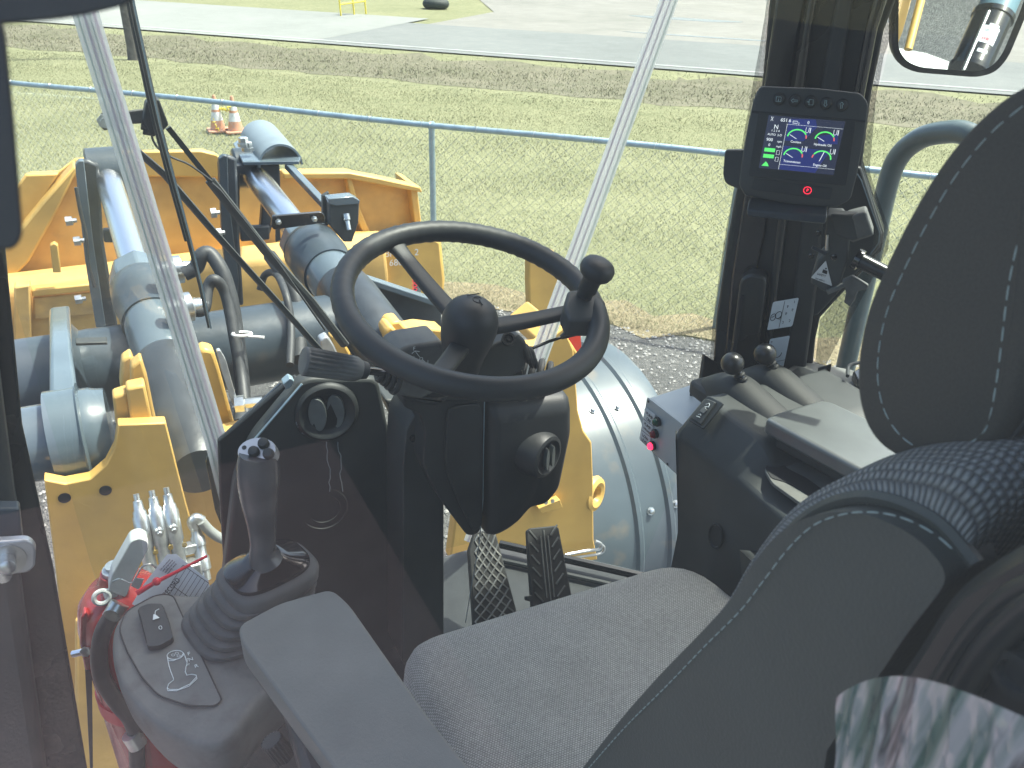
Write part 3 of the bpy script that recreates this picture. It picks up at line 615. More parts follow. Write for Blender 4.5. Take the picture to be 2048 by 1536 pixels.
# front yellow lamp post
lp = thing('lamp_post', at(1090, 600, y=3.3), 'yellow upright lamp guard with a dark slot beside the right fender', 'lamp guard')
plate([(1058,502),(1075,500),(1110,502),(1118,540),(1118,600),(1140,650),(1060,665),(1057,560)], 3.35, .05, 'guard_plate', 'yellow', lp, .01)
plate([(1112,520),(1140,520),(1142,560),(1140,585),(1118,590)], 3.45, .04, 'dark_slot', 'black2', lp, .006)
plate([(1140,520),(1152,524),(1156,570),(1140,640)], 3.5, .04, 'edge_plate', 'yellow', lp, .006)
rf = MB().prism(rnd(ats([(1130,650),(1160,652),(1164,712),(1150,718),(1132,690)], y=2.9), .01), (0,.02,0)).build('reflector', M['reflector']); tag(rf, 'red reflector plate behind the steering wheel rim', 'reflector')
mb = MB(); mb.tube(spl(ats([(1130,1110),(1170,1102),(1198,1098),(1202,1088),(1190,1082)], y=2.03), 5), .006, 8); mb.tube(spl(ats([(1128,1116),(1172,1112),(1203,1106),(1208,1094),(1196,1086)], y=2.03), 5), .005, 8)
tag(mb.build('grey_cable', M['pin']), 'pair of thin grey cables bent round the right upright plate', 'cable')

# right fender: an arched sheet with pressed ribs
fd = thing('right_fender', (1.5, 2.4, 1.2), 'grey blue arched steel fender with pressed ribs at the right', 'fender')
import itertools
def fender_rings():
    # an arch about the wheel centre in the YZ plane, ribs pressed along it
    rows = []
    yc, zc, r = 2.869, .81, .716
    xs = [1.33,1.335,1.4,1.5,1.55,1.6,1.64,1.67,1.682,1.70,1.712,1.80,1.828,1.84,1.86,1.872,1.95,1.975,1.985]
    of = [-.03,0,0,0,0,0,0,0,.012,.012,0,0,0,.012,.012,0,0,-.012,-.05]
    for k in range(60):
        th = R(-50+k*3.4)
        rows.append([V((x, yc-math.cos(th)*(r+o_), zc+math.sin(th)*(r+o_))) for x, o_ in zip(xs, of)])
    return rows
mb = MB(); mb.loft(fender_rings(), closed=False); fo = mb.build('fender_sheet', M['fender'], fd)
md = fo.modifiers.new('t', 'SOLIDIFY'); md.thickness = .008
rows = fender_rings()
for (u_, v_, x_) in ((1203,820,1.64),(1238,815,1.755),(1275,1020,1.755),(1312,1010,1.88)):
    q = min((rr_ for rr_ in (V((x_, 2.869-math.cos(R(t_))*.716, .81+math.sin(R(t_))*.716)) for t_ in range(-50, 120))), key=lambda p_: abs(((p_-CAM).dot(up)/(p_-CAM).dot(fw))*FPX-(768-v_)))
    nrm = (q-V((q.x, 2.869, .81))).normalized()
    MB().lathe(q, nrm, [(0,.018),(.004,.018),(.004,.012),(.014,.012),(.016,.008)], 8).build('bolt', M['zinc'], fd, ang=30)
# ------------------------------------------------------------------ the cab shell
cab = thing('loader_cab', (.5, .6, 1.75), 'dark glazed loader cab shell with slim glass joints and a dusty black pillar', 'cab')
FZ = 1.8
# floor
MB().prism([V(p) for p in ((-.12,-.6,FZ),(1.1,-.6,FZ),(1.1,1.2,FZ),(1.0,1.28,FZ),(.72,1.54,FZ),(.08,1.54,FZ),(-.12,1.25,FZ))], (0,0,-.06)).build('floor', M['floor'], cab)
MB().tube([at(1000,1088,z=FZ+.03), at(1284,1152,z=FZ+.03), V((1.12,1.16,FZ+.03))], .011, 8).build('floor_trim', M['gloss'], cab)
MB().tube([at(990,1118,z=FZ+.012), at(1200,1164,z=FZ+.012), at(1300,1188,z=FZ+.012)], .007, 8).build('floor_trim', M['black'], cab)
# unseen roof and rear wall, shaped to keep sun off the seat
MB().prism([V(p) for p in ((.09,-.9,3.56),(1.44,-.9,3.56),(1.44,1.0,3.56),(1.0,1.18,3.56),(.05,1.18,3.56),(.05,1.0,3.56))], (0,0,.14)).build('roof', M['black2'], cab, bevel=.03)
MB().box((.5,-.86,2.6), 1.3, .05, 1.8).build('rear_wall', M['black2'], cab)
MB().box((1.2,-.45,2.75), .05, .7, 1.6).build('rear_pillar', M['black'], cab, bevel=.01)
# windshield joints and panes
jl = [at(172,30,y=1.3), at(432,882,y=1.47), at(505,1190,y=1.55)]
jr = [at(1338,0,y=1.2), at(1090,680,y=1.42), at(945,1085,y=1.53)]
pl_ = [at(-40,20,y=1.0), at(14,503,y=1.05), at(176,1536,y=1.12)]
def ext(a, b, k): return b+(b-a)*k
def joint(pts, wl, wr, mats, name='glass_joint'):
    pts = [ext(pts[1], pts[0], .15)]+pts
    vd = lambda p: (p-CAM).normalized()
    for k, (a, b, m) in enumerate(mats):
        secs = []
        for i, p in enumerate(pts):
            t = (pts[min(i+1, 3)]-pts[max(i-1, 0)]).normalized(); s_ = vd(p).cross(t).normalized()
            if s_.dot(rt) < 0: s_ = -s_
            f_ = .5*(wl[0]+(wl[1]-wl[0])*min(1, max(0, (i-1)/2)))/1
            dd = (p-CAM).dot(fw)/FPX*f_*2
            q = t.cross(s_).normalized()
            if q.dot(vd(p)) > 0: q = -q
            c0 = p+s_*dd*a; c1 = p+s_*dd*b
            secs.append([c0-q*.004, c1-q*.004, c1+q*(.003+.001*k), c0+q*(.003+.001*k)])
        MB().loft(secs).build(name, M[m], cab)
joint(jl, (50, 34), 0, [(-.5,.5,'joint'), (-.34,-.27,'jointg'), (-.12,-.02,'jointp'), (.1,.14,'jointg'), (.24,.36,'jointp')])
joint(jr, (36, 36), 0, [(-.5,.5,'joint'), (-.3,-.2,'jointp'), (.05,.12,'jointp'), (.34,.4,'jointg')])
def pane(pts, name='window_pane', m='glass'):
    mb = MB(); mb.face(pts); return mb.build(name, M[m], cab)
jlt, jrt = ext(jl[1], jl[0], .25), ext(jr[1], jr[0], .25)
pane([jlt, jrt, jr[2], jl[2]])
pane([ext(pl_[1], pl_[0], .3)-V((.05,0,0)), jlt, jl[2], V((-.14,1.2,1.5))])
AP = V((1.08, 1.24, 2.3))                                   # right pillar stands here
pn = V((-.72,-.69,-.05)).normalized()
pt_ = lambda a, b, o=0: atp(a, b, AP+pn*o, pn)
pane([jrt, pt_(1545,-40), pt_(1418,800), V((1.0,1.28,1.8)), jr[2]])
# right pillar: stacked folded steel strips
def pstrip(poly, o, th, m, bevel=.004, name='right_pillar', r=0):
    pts = [pt_(a, b, o) for a, b in poly]
    if r: pts = rnd(pts, r)
    return MB().prism(pts, -pn*th).build(name, M[m], cab, bevel=bevel)
pstrip([(1546,-80),(1822,-80),(1768,60),(1742,190),(1724,330),(1736,372),(1768,468),(1764,500),(1640,636),(1630,680),(1616,820),(1420,820),(1432,640),(1456,470),(1482,330),(1524,170)], 0, .05, 'pillar', .004)
pstrip([(1562,-80),(1628,-80),(1600,60),(1578,190),(1552,330),(1530,470),(1510,560),(1490,820),(1440,820),(1462,560),(1498,330),(1528,170)], .012, .012, 'gloss', .005)
pstrip([(1628,-80),(1650,-80),(1622,60),(1606,190),(1570,470),(1548,640),(1536,820),(1520,820),(1532,640),(1552,470),(1586,190)], .03, .03, 'pillar', .006)
pstrip([(1690,-80),(1720,-80),(1690,100),(1668,260),(1650,400),(1636,560),(1600,820),(1560,820),(1590,560),(1616,330),(1660,60)], .024, .024, 'black', .006)
pstrip([(1765,-80),(1800,-80),(1755,60),(1728,200),(1712,330),(1690,330),(1706,190),(1730,60)], .03, .03, 'gloss', .008)
# folded flange with light rim on the right
pstrip([(1700,330),(1722,336),(1764,470),(1760,496),(1636,630),(1600,640),(1640,440)], .014, .014, 'black', .003)
MB().tube([pt_(a, b, .016) for a, b in ((1712,345),(1722,360),(1759,466),(1757,486),(1735,515))], .0016, 6).build('edge_line', M['barrel'], cab)
# slotted upright cover
pstrip([(1480,560),(1500,548),(1534,556),(1530,600),(1506,770),(1498,820),(1450,820),(1462,700)], .045, .04, 'pillar', .008, 'slotted_cover', .012)
pstrip([(1483,590),(1489,592),(1466,740),(1459,740)], .0475, .002, 'ink', 0, 'slot')
# dotted ceramic borders of the panes
for poly in ([(1540,-80),(1550,-80),(1528,170),(1486,330),(1460,470),(1436,640),(1422,800),(1413,800),(1426,640),(1450,470),(1477,330),(1518,170)],
             [(1820,-80),(1832,-80),(1778,60),(1753,190),(1736,330),(1748,372),(1780,464),(1776,500),(1652,640),(1632,780),(1624,780),(1640,640),(1764,500),(1768,468),(1736,372),(1724,330),(1742,190),(1768,60)]):
    mb = MB(); n_ = len(poly)//2
    L_ = [pt_(a, b, -.02) for a, b in poly[:n_]]; R_ = [pt_(a, b, -.02) for a, b in reversed(poly[n_:])]
    mb.loft([L_, R_], closed=False); mb.build('dotted_border', M['dots'], cab)
# right window pane
pane([pt_(1822,-80,-.025), pt_(1720,330,-.025), pt_(1640,640,-.025), pt_(1615,860,-.025), V((1.22,.2,2.25)), V((1.25,.2,3.5))])
# labels on the pillar
def plabel(q, name='label'):
    fr = Fr(*[pt_(a, b, .052) for a, b in q]); o = MB().prism(rnd(fr.rect(0,0,1,1,0), .004), fr.n*.001).build(name, M['decal'], cab); return fr, o
fr, o = plabel([(1546,604),(1598,595),(1534,660)])
lines = [MB()]; mb = MB()
def stroke(mb, fr, pts, w=.0012, h=.0016): mb.tube([fr(a, b, h) for a, b in pts], w/2, 4)
stroke(mb, fr, [(.47,.03),(.47,.97)], .0008)
for cx_, cy_, rx_ in ((.14,.55,.1),(.34,.5,.12)):
    stroke(mb, fr, [(cx_+rx_*math.cos(t), cy_+.12*math.sin(t)) for t in (i*.4 for i in range(17))])
stroke(mb, fr, [(.08,.55),(.2,.5)]); stroke(mb, fr, [(.3,.62),(.42,.66),(.46,.58)])
mb.build('pictogram', M['ink'], o)
for a, b, t in ((.6,.25,'81'),(.6,.5,'8 8 9'),(.55,.8,'21'),(.82,.12,'18'),(.82,.4,'8 8 9'),(.8,.78,'22')): lettering(t, fr, a, b, .008, M['ink'], o, .0014, rot=R(-70) if 0 else 0)
fr, o = plabel([(1540,678),(1580,671),(1528,740)])
for k in range(4): lettering(['MAINTENANCE','SERVICE TANK','CHECK DAILY','SEE MANUAL'][k][:9], fr, .08, .1+.16*k, .0062, M['ink'], o, .0014)
mb = MB(); stroke(mb, fr, [(.55+.2*math.cos(t), .5+.14*math.sin(t)) for t in (i*.45 for i in range(10))]); stroke(mb, fr, [(0,.78),(1,.76)], .0008); mb.build('pictogram', M['ink'], o)

# left door post, near the camera
def xprism(pts, vec, name, m, par, bevel=.004, **k): return MB().prism(pts, vec).build(name, M[m], par, bevel=bevel, **k)
dp = thing('door_post', at(100, 1500, y=1.15), 'dark front post of the left door frame with a catch on it', 'door frame')
lo = [at(-60,300,y=1.06), at(4,500,y=1.06), at(14,503,y=1.06), at(47,850,y=1.08), at(82,925,y=1.09), at(120,1180,y=1.11), at(190,1620,y=1.14), at(-300,1620,y=1.14), at(-260,300,y=1.06)]
xprism([at(-60,300,y=1.06), at(8,300,y=1.06), at(14,503,y=1.06), at(47,850,y=1.06), at(110,1140,y=1.06), at(190,1620,y=1.06), at(-300,1620,y=1.06), at(-260,300,y=1.06)], (-.02,.07,0), 'post', 'pillar', dp, .006)
xprism([at(-200,300,y=1.0), at(-25,300,y=1.0), at(-12,700,y=1.0), at(28,1010,y=1.0), at(44,1090,y=1.0), at(40,1180,y=1.0), at(100,1620,y=1.0), at(-300,1620,y=1.0)], (0,.05,0), 'door_seal', 'black2', dp, .015)
a, b = at(-20,1020,y=.98), at(44,1022,y=.98)
xprism(ats([(-40,1018),(38,1018),(46,1090),(-40,1100)], y=.97), (0,.02,0), 'hinge_plate', 'frame', dp, .003)
xprism(rnd(ats([(-40,1086),(56,1080),(72,1094),(70,1134),(56,1146),(-40,1156)], y=.93), .008), (0,.012,0), 'catch_plate', 'pin', dp, .003)
MB().lathe(at(14,1118,y=.93), (.1,-1,.1), [(0,.02),(.004,.02),(.004,.009),(.02,.009),(.022,.006)], 18).build('catch_pin', M['zinc'], dp)
MB().lathe(at(6,1148,y=.92), (.1,-1,.1), [(0,.009),(.006,.009),(.007,.004)], 14).build('screw', M['chrome'], dp)
# dark rubber grab handle close to the lens, left and top
gh = MB(); pts = [at(-60,-60,d=.17), at(-10,150,d=.17), at(-2,440,d=.165), at(-6,470,d=.165)]
pts2 = rnd([at(-80,-60,d=.17), at(300,-60,d=.17), at(272,6,d=.17), at(150,36,d=.17), at(0,50,d=.17), at(-60,54,d=.17)], .006)
gh.prism(pts2, ray(0,0).normalized()*.012)
gh.prism(rnd([at(-90,30,d=.168), at(8,30,d=.168), at(30,250,d=.168), at(47,470,d=.168), at(30,500,d=.168), at(-90,504,d=.168)], .004), ray(0,300).normalized()*.012)
tag(gh.build('mirror_back', M['rubber'], None, bevel=.002), 'out of focus black moulded back of a mirror close at the upper left corner', 'mirror')
# door glass between lens and cab
ga = R(44); dn = V((math.sin(ga), math.cos(ga), -.02)).normalized(); gd = V((-math.cos(ga), math.sin(ga), 0)); g0 = V((.03, .022, 0))
mb = MB(); mb.face([g0+gd*k+V((0,0,z)) for k, z in ((-.5,2.5),(.42,2.5),(.42,3.5),(-.5,3.5))])
tag(mb.build('door_glass', M['dglass']), 'clear door window glass veiled by a dusty haze through which the cab is seen', 'window')

# ------------------------------------------------------------------ wipers outside the windshield
wp = thing('windshield_wiper', at(640, 700, y=1.62), 'black parallel arm windshield wiper with long blade resting across the left of the glass', 'wiper')
MB().tube(ats([(640,700),(560,610),(420,455),(330,350),(272,300)], y=1.66), .0055, 8, 1.6).build('lower_arm', M['black2'], wp)
MB().tube(ats([(272,300),(240,262),(212,240)], y=1.66), .0045, 8).build('lower_arm', M['black2'], wp)
MB().tube(ats([(690,690),(620,600),(530,500),(420,360)], y=1.64), .008, 8, 1.5).build('upper_arm', M['black2'], wp)
MB().tube(ats([(420,360),(380,310),(336,255)], y=1.64), .0065, 4, 1.2).build('upper_arm', M['black2'], wp)
MB().tube(ats([(650,660),(560,530),(440,380),(424,366)], y=1.625), .0025, 6).build('washer_tube', M['hose'], wp)
MB().tube(spl(ats([(424,362),(380,330),(345,315),(318,298),(306,280),(303,265)], y=1.63), 5), .0022, 6).build('washer_tube', M['hose'], wp)
MB().loft([ats([(200,228),(212,220),(250,222),(296,216),(300,246),(262,248),(232,250),(210,262),(196,250)], y=1.64), ats([(200,228),(212,220),(250,222),(296,216),(300,246),(262,248),(232,250),(210,262),(196,250)], y=1.66)]).build('link_plate', M['black2'], wp, bevel=.003)
MB().lathe(at(208,242,y=1.64), (0,-1,0), [(0,.012),(.006,.012),(.006,.007),(.012,.007)], 6).build('nut', M['zinc'], wp)
for k, (u, v) in enumerate(((290,240),(288,252),(292,262))):
    MB().rod(at(u-6,v,y=1.62), at(u+18,v+4,y=1.62), .006, 10).build('clamp_lug', M['black'], wp)
MB().prism(rnd(ats([(292,204),(318,198),(338,250),(326,262),(300,272),(286,240)], y=1.6), .004), (0,.03,0)).build('blade_clamp', M['black'], wp, bevel=.002)
bl = [(258,-20),(270,40),(300,180),(316,250),(345,360),(378,480),(400,570),(418,655)]
MB().tube(ats(bl, y=1.595), [.0065,.007,.0085,.0085,.0075,.006,.0045,.0035], 6, .7).build('blade', M['black2'], wp)
MB().tube([p+V((.003,-.007,0)) for p in ats(bl, y=1.59)], [.002]*8, 4).build('blade_rubber', M['galv'], wp)
MB().tube([p+V((-.006,-.004,0)) for p in ats(bl[:6], y=1.59)], [.003]*6, 5).build('blade_spine', M['black'], wp)

# ------------------------------------------------------------------ left vent panel
vp = thing('vent_panel', at(640, 1200, y=1.3), 'tall black dash panel with a round air vent left of the steering column', 'dash panel')
VY = 1.3
def yp(poly, y, dy, name, m, par, bevel=.005, r=0, seg=3, **k):
    pts = ats(poly, y=y)
    if r: pts = rnd(pts, r)
    return MB().prism(pts, (0, dy, 0)).build(name, M[m], par, bevel=bevel, seg=seg, **k)
yp([(505,880),(600,765),(625,757),(757,757),(780,870),(806,1310),(640,1400),(420,1400),(470,960)], VY, .035, 'panel_body', 'black2', vp, .012, .02)
yp([(436,882),(570,768),(592,752),(600,765),(500,885),(470,1200),(452,1200),(440,1000)], VY+.04, .012, 'side_moulding', 'black', vp, .004)
yp([(412,925),(420,895),(450,868),(560,768),(600,768),(560,1000),(560,1240),(505,1240),(470,1120),(430,1020)], 1.5, .006, 'frit_border', 'gloss', vp, 0)
yp([(566,768),(580,756),(590,762),(582,775),(572,780)], VY-.005, .02, 'latch_tab', 'galv', vp, .002)
MB().tube(ats([(508,880),(604,768)], y=VY-.004), .0022, 6).build('trim_bead', M['galv'], vp)
M['vane'] = mat('vent_vane', (.15,.165,.155), .35, noise=.2, nscale=20)  # grey lightened for the light the vanes catch
vc = at(652, 822, y=VY)-V((0,.004,0)); va = V((-.08,-1,.08))
MB().lathe(vc, va, [(-.001,.0),(-.001,.037),(.0005,.037),(.0005,0)], 36).build('vent_hole', M['ink'], vp)
MB().lathe(vc, va, [(-.01,.058),(.0,.058),(.006,.055),(.009,.050),(.008,.046),(.002,.038),(.001,.036),(.0005,.034)], 48).build('vent_ring', M['black'], vp)
for dx in (-.0175, .0155):
    c = vc+V((dx, -.004, 0)); mb = MB(); mb.loft([[c+V((sx*.0155*math.sin(a), -.004+.0*a, -.033*math.cos(a))) for a in (i*math.pi/12 for i in range(13)) for sx in (1,)]+[c+V((-.0155*math.sin(a), .004, -.033*math.cos(a))) for a in (i*math.pi/12 for i in range(11, 0, -1))],
             [c+V((.0155*math.sin(a)+.008, .02, -.033*math.cos(a))) for a in (i*math.pi/12 for i in range(13))]+[c+V((-.0155*math.sin(a)+.008, .024, -.033*math.cos(a))) for a in (i*math.pi/12 for i in range(11, 0, -1))]])
    mb.build('vent_vane', M['vane'], vp, bevel=.001)
vc2 = at(648, 1018, y=VY)
mb = MB(); mb.ring(vc2+V((0,-.0,0)), va, .044, .002, 48, 8); mb.build('round_embossing', M['black2'], vp)
mb = MB(); mb.ring(vc2+V((0,-.0,0)), va, .03, .0012, 48, 8); mb.build('round_embossing', M['black2'], vp)
random.seed(4)
mb = MB()
for x0_ in (655, 678):
    pts = [(x0_+random.uniform(-3,3)+(v-890)*.06, v) for v in range(884, 985, 9)]
    mb.tube([at(u, v, y=VY-.001) for u, v in pts], .0011, 4)
for k in range(26):
    a_ = R(200+random.uniform(-40, 150)); q = vc+V((math.cos(a_)*.056, -.002, -abs(math.sin(a_))*.056))
    mb.box(q, random.uniform(.001,.004), .0006, random.uniform(.0008,.002))
mb.build('dried_splashes', mat('dried_dust', (.35,.38,.38), .9), vp)
yp([(770,800),(800,800),(870,808),(860,870),(840,880),(800,860)], 1.32, .08, 'upper_box', 'black2', vp, .006)

# ------------------------------------------------------------------ steering column
sc = thing('steering_column', at(880, 1290, y=1.2), 'black moulded steering column with stalks, side air vent and cover panels', 'steering column')
CY = 1.17
yp([(812,860),(838,812),(888,828),(880,900),(868,960),(888,1000),(888,1330),(805,1330),(806,930)], CY+.03, .1, 'column_post', 'black2', sc, .008, .01)
yp([(843,858),(856,862),(856,900),(868,925),(866,938),(852,930),(838,880)], CY+.026, .006, 'raised_patch', 'black2', sc, .003, .004)
MB().lathe(at(826,876,y=CY+.03), (0,-1,0), [(0,.007),(.003,.007),(.003,.004),(.005,.004)], 16).build('screw', M['gloss'], sc)
yp([(808,784),(960,790),(974,800),(966,870),(966,1040),(960,1068),(936,1074),(880,1000),(846,930),(850,860),(838,826),(806,816)], CY-.02, .12, 'column_shroud', 'black', sc, .014, .012, 4)
yp([(895,815),(960,806),(966,830),(966,1052),(948,1066),(920,1010),(898,960),(890,920)], CY-.026, .02, 'shroud_panel', 'black', sc, .006, .02)
MB().tube(ats([(969,802),(967,900),(966,1000),(958,1090),(945,1160),(931,1245)], y=CY-.024), .0009, 6).build('edge_line', M['galv'], sc)  # pale line paints the gloss highlight down the column edge
pts0 = [(968,800),(1136,784),(1136,850),(1126,900),(1112,968),(1086,1000),(1048,1008),(1014,1048),(985,1064),(968,1068)]
c0 = ats(pts0, y=CY-.01); cen = sum(c0, V((0,0,0)))/len(c0)
def sc_(l, k, dy): return [cen+(p-cen)*k+V((0,dy,0)) for p in l]
b_ = rnd(c0, .014, 4)
MB().loft([sc_(b_, .8, -.026), sc_(b_, .93, -.018), sc_(b_, .99, -.004), sc_(b_, 1, .012), sc_(b_, 1, .13)]).build('side_pod', M['black'], sc, ang=60)
vx = at(1091, 912, y=CY-.05); vn = V((.42,-.9,.02))
MB().lathe(vx, vn, [(-.06,.047),(-.01,.045),(0,.043),(.006,.0405),(.008,.034),(.003,.029),(.001,.026)], 40).build('vent_ring', M['black'], sc)
MB().lathe(vx, vn, [(-.001,.0),(-.001,.028),(.0015,.028),(.0015,0)], 36).build('vent_hole', M['ink'], sc)
e = V((1,.35,0)).normalized()
for dx in (-.008, .007):
    c = vx+e*dx+vn.normalized()*.014; MB().loft([[c+e*s_*.004*math.sin(a)+V((0,0,-.023*math.cos(a)))-vn.normalized()*.001 for s_, a in [(1, i*math.pi/10) for i in range(11)]+[(-1, i*math.pi/10) for i in range(9, 0, -1)]],
        [c+e*(s_*.004*math.sin(a)+.004)+V((0,0,-.023*math.cos(a)))-vn.normalized()*.014 for s_, a in [(1, i*math.pi/10) for i in range(11)]+[(-1, i*math.pi/10) for i in range(9, 0, -1)]]]).build('vent_vane', M['vane'], sc)
# switch housing under the wheel
HY = 1.1
yp([(792,706),(812,694),(884,682),(900,720),(900,770),(842,800),(800,792),(786,760)], HY, .07, 'switch_housing', 'greyp', sc, .006, .006)
fr = Fr(at(800,700,y=HY-.002), at(850,692,y=HY-.002), at(806,745,y=HY-.002))
yp([(800,786),(880,800),(900,790),(890,806),(860,812),(808,800)], HY+.02, .06, 'lower_housing', 'black', sc, .006)
yp([(960,700),(1040,670),(1054,684),(1058,712),(1050,740),(1000,768),(962,790),(940,760)], HY-.005, .08, 'switch_housing', 'black2', sc, .008, .006)
yp([(846,770),(960,780),(1046,735),(1048,770),(1030,795),(850,806)], HY+.03, .09, 'lower_housing', 'black', sc, .01, .01)
MB().lathe(at(1016,680,y=HY-.006), (-.1,-.7,.7), [(0,.0115),(.006,.0115),(.006,.008),(.002,.007),(.002,.003),(.005,.003)], 20).build('button', M['black'], sc)
for k, (u, v, s_) in enumerate(((1050,690,1),(1058,700,.95),(1066,703,.85))):
    MB().ring(at(u, v+12, y=HY+.01), rt*.9+up*.3, .018*s_, .005, 24, 8).build('stalk_boot', M['rubber'], sc)
for k, (u, v, s_) in enumerate(((1046,742,1.15),(1062,750,1.2),(1078,752,1.25),(1095,756,1.2))):
    MB().ring(at(u, v, y=HY+.06), rt*.9-up*.2, .022*s_, .006, 24, 8).build('column_boot', M['rubber'], sc)
yp([(960,790),(1040,776),(1100,760),(1112,790),(1020,800)], HY+.07, .05, 'collar', 'black', sc, .01, .01)
MB().tube(ats([(1066,696),(1100,682),(1130,672)], y=HY+.0), .0028, 8).build('right_stalk', M['gloss'], sc)
MB().tube(ats([(1122,675),(1134,668),(1160,660),(1182,648)], y=HY+.0), [.004,.0075,.0085,.007], 10).build('right_stalk_grip', M['black'], sc)
# left multifunction stalk
a, b = at(606,722,d=1.12), at(712,738,d=1.16); ax = (b-a).normalized(); Ls = (b-a).length
e1 = ax.orthogonal().normalized(); e2 = ax.cross(e1)
def flute(h, r, f): return [a+ax*h+(e1*math.cos(t)+e2*math.sin(t))*(r*1.13-(f*(.5+.5*math.cos(t*18)))**1) for t in (i*2*math.pi/216 for i in range(216))]
g1_ = MB().loft([flute(0, .0165, 0), flute(.001, .0175, 0), flute(.004, .0178, .0), flute(.006, .0182, .0026), flute(Ls-.014, .0166, .0024), flute(Ls-.008, .0162, 0), flute(Ls, .0155, 0), flute(Ls+.008, .0115, 0)]).build('stalk_grip', M['greyp'], sc, ang=60)
MB().lathe(a, -ax, [(-.001,.0187),(.0005,.0183),(.001,.016)], 40).build('grip_cap', M['greyp'], sc)
MB().lathe(b, ax, [(-.001,.0145),(.008,.0135),(.016,.012),(.018,.009)], 30).build('stalk_collar', M['black'], sc)
MB().tube([b+ax*.015, at(742,742,d=1.17), at(766,744,d=1.18), at(800,760,d=1.2)], [.0055,.006,.006,.006], 12).build('left_stalk', M['gloss'], sc)
for k, (u, v) in enumerate(((760,744),(770,748),(780,754),(790,760))):
    MB().ring(at(u, v, d=1.19), ax, .012+.002*k, .004, 22, 8).build('stalk_boot', M['rubber'], sc)
fr = Fr(at(815,694,y=HY-.0015), at(867,684,y=HY-.0015), at(821,742,y=HY-.0015))
lettering('F', fr, .18, .1, .009, M['wink'], sc, .0015, rot=R(-5)); lettering('N', fr, .05, .5, .009, M['wink'], sc, .0015); lettering('R', fr, .45, .95, .009, M['wink'], sc, .0015)
mb = MB(); stroke(mb, fr, [(.42,.52),(.25,.2)], .0012); stroke(mb, fr, [(.12,.28),(.25,.2),(.42,.26)], .0012); stroke(mb, fr, [(.5,.62),(.68,.85)], .0012); stroke(mb, fr, [(.5,.86),(.68,.85),(.7,.68)], .0012)
stroke(mb, fr, [(.45+.06*math.cos(t), .57+.06*math.sin(t)) for t in (i*.7 for i in range(10))], .0012); mb.build('arrow_marks', M['wink'], sc)

# ------------------------------------------------------------------ steering wheel
WC = V((.453,1.055,2.713)); WN = V((.064,-.265,.962)).normalized(); WR = .193
sw = thing('steering_wheel', WC-WN*.12, 'black three spoke steering wheel with domed hub and spinner knob', 'steering wheel')
e1 = (V((1,0,0))-WN*WN.x).normalized(); e2 = WN.cross(e1)
def wp_(px, py, h=0): return atp(px, py, WC+WN*h, WN)
mb = MB(); rings = []
for i in range(144):
    t = i*2*math.pi/144; dr = e1*math.cos(t)+e2*math.sin(t)
    rr_ = .0172+(.0006*math.cos(t*60) if math.sin(t) > -.2 else 0)
    rings.append([WC+dr*(WR+rr_*math.cos(q))+WN*rr_*1.02*math.sin(q)+dr*0 for q in (k*2*math.pi/20 for k in range(20))])
vs = [[mb.b.verts.new(p) for p in rg] for rg in rings]; vs.append(vs[0])
for a_, b_ in zip(vs, vs[1:]):
    for i in range(20): mb.b.faces.new((a_[i], a_[(i+1) % 20], b_[(i+1) % 20], b_[i]))
mb.build('rim', M['black'], sw, ang=180)
hub = WC-WN*.02
hc = atp(938, 655, WC-WN*.03, WN)
MB().lathe(hc-WN*.05, WN, [(-.03,.03),(0,.033),(.012,.036),(.03,.04),(.05,.0425),(.065,.0425),(.075,.040),(.085,.035),(.093,.026),(.098,.014),(.0995,.004)], 48).build('hub', M['black'], sw, ang=60)
hf = Fr(hc+WN*.05-e1*.012+e2*.012, hc+WN*.05+e1*.02+e2*.012, hc+WN*.05-e1*.012-e2*.02)
mb = MB(); q0 = hc+WN*.0497+e1*.006+e2*.002
mb.tube([q0+e1*.007*math.cos(t)+e2*.007*math.sin(t) for t in (R(20+i*18) for i in range(16))], .0009, 5); mb.tube([q0-e1*.012+e2*.012, q0+e1*.008+e2*.014], .0009, 5); mb.tube([q0+e1*.002-e2*.002, q0+e1*.002-e2*.013], .0009, 5)
mb.build('horn_symbol', M['rubber'], sw)
def spoke(pin, pout, w0, w1, mid=None):
    a, b = pin, pout; d = (b-a).normalized(); s_ = WN.cross(d).normalized(); secs = []
    L = (b-a).length; n = 14
    for i in range(n+1):
        t = i/n; p = a+(b-a)*t+WN*(-.004)*math.sin(math.pi*t)
        ww = w0+(w1-w0)*t; hh = .0085-.002*t
        if t > .8: k = (t-.8)/.2; ww += .02*k**2.2; hh += .002*k
        secs.append([p+s_*ww*math.copysign(abs(math.cos(q))**.6, math.cos(q))+WN*hh*math.copysign(abs(math.sin(q))**.7, math.sin(q)) for q in (k*2*math.pi/16 for k in range(16))])
    return MB().loft(secs).build('spoke', M['black'], sw, ang=70)
spoke(hc-WN*.005, wp_(778, 474, -.004), .016, .0125)
spoke(hc-WN*.005, wp_(1196, 610, -.004), .016, .0125)
spoke(hc-WN*.02, wp_(858, 770, -.004), .016, .0125)
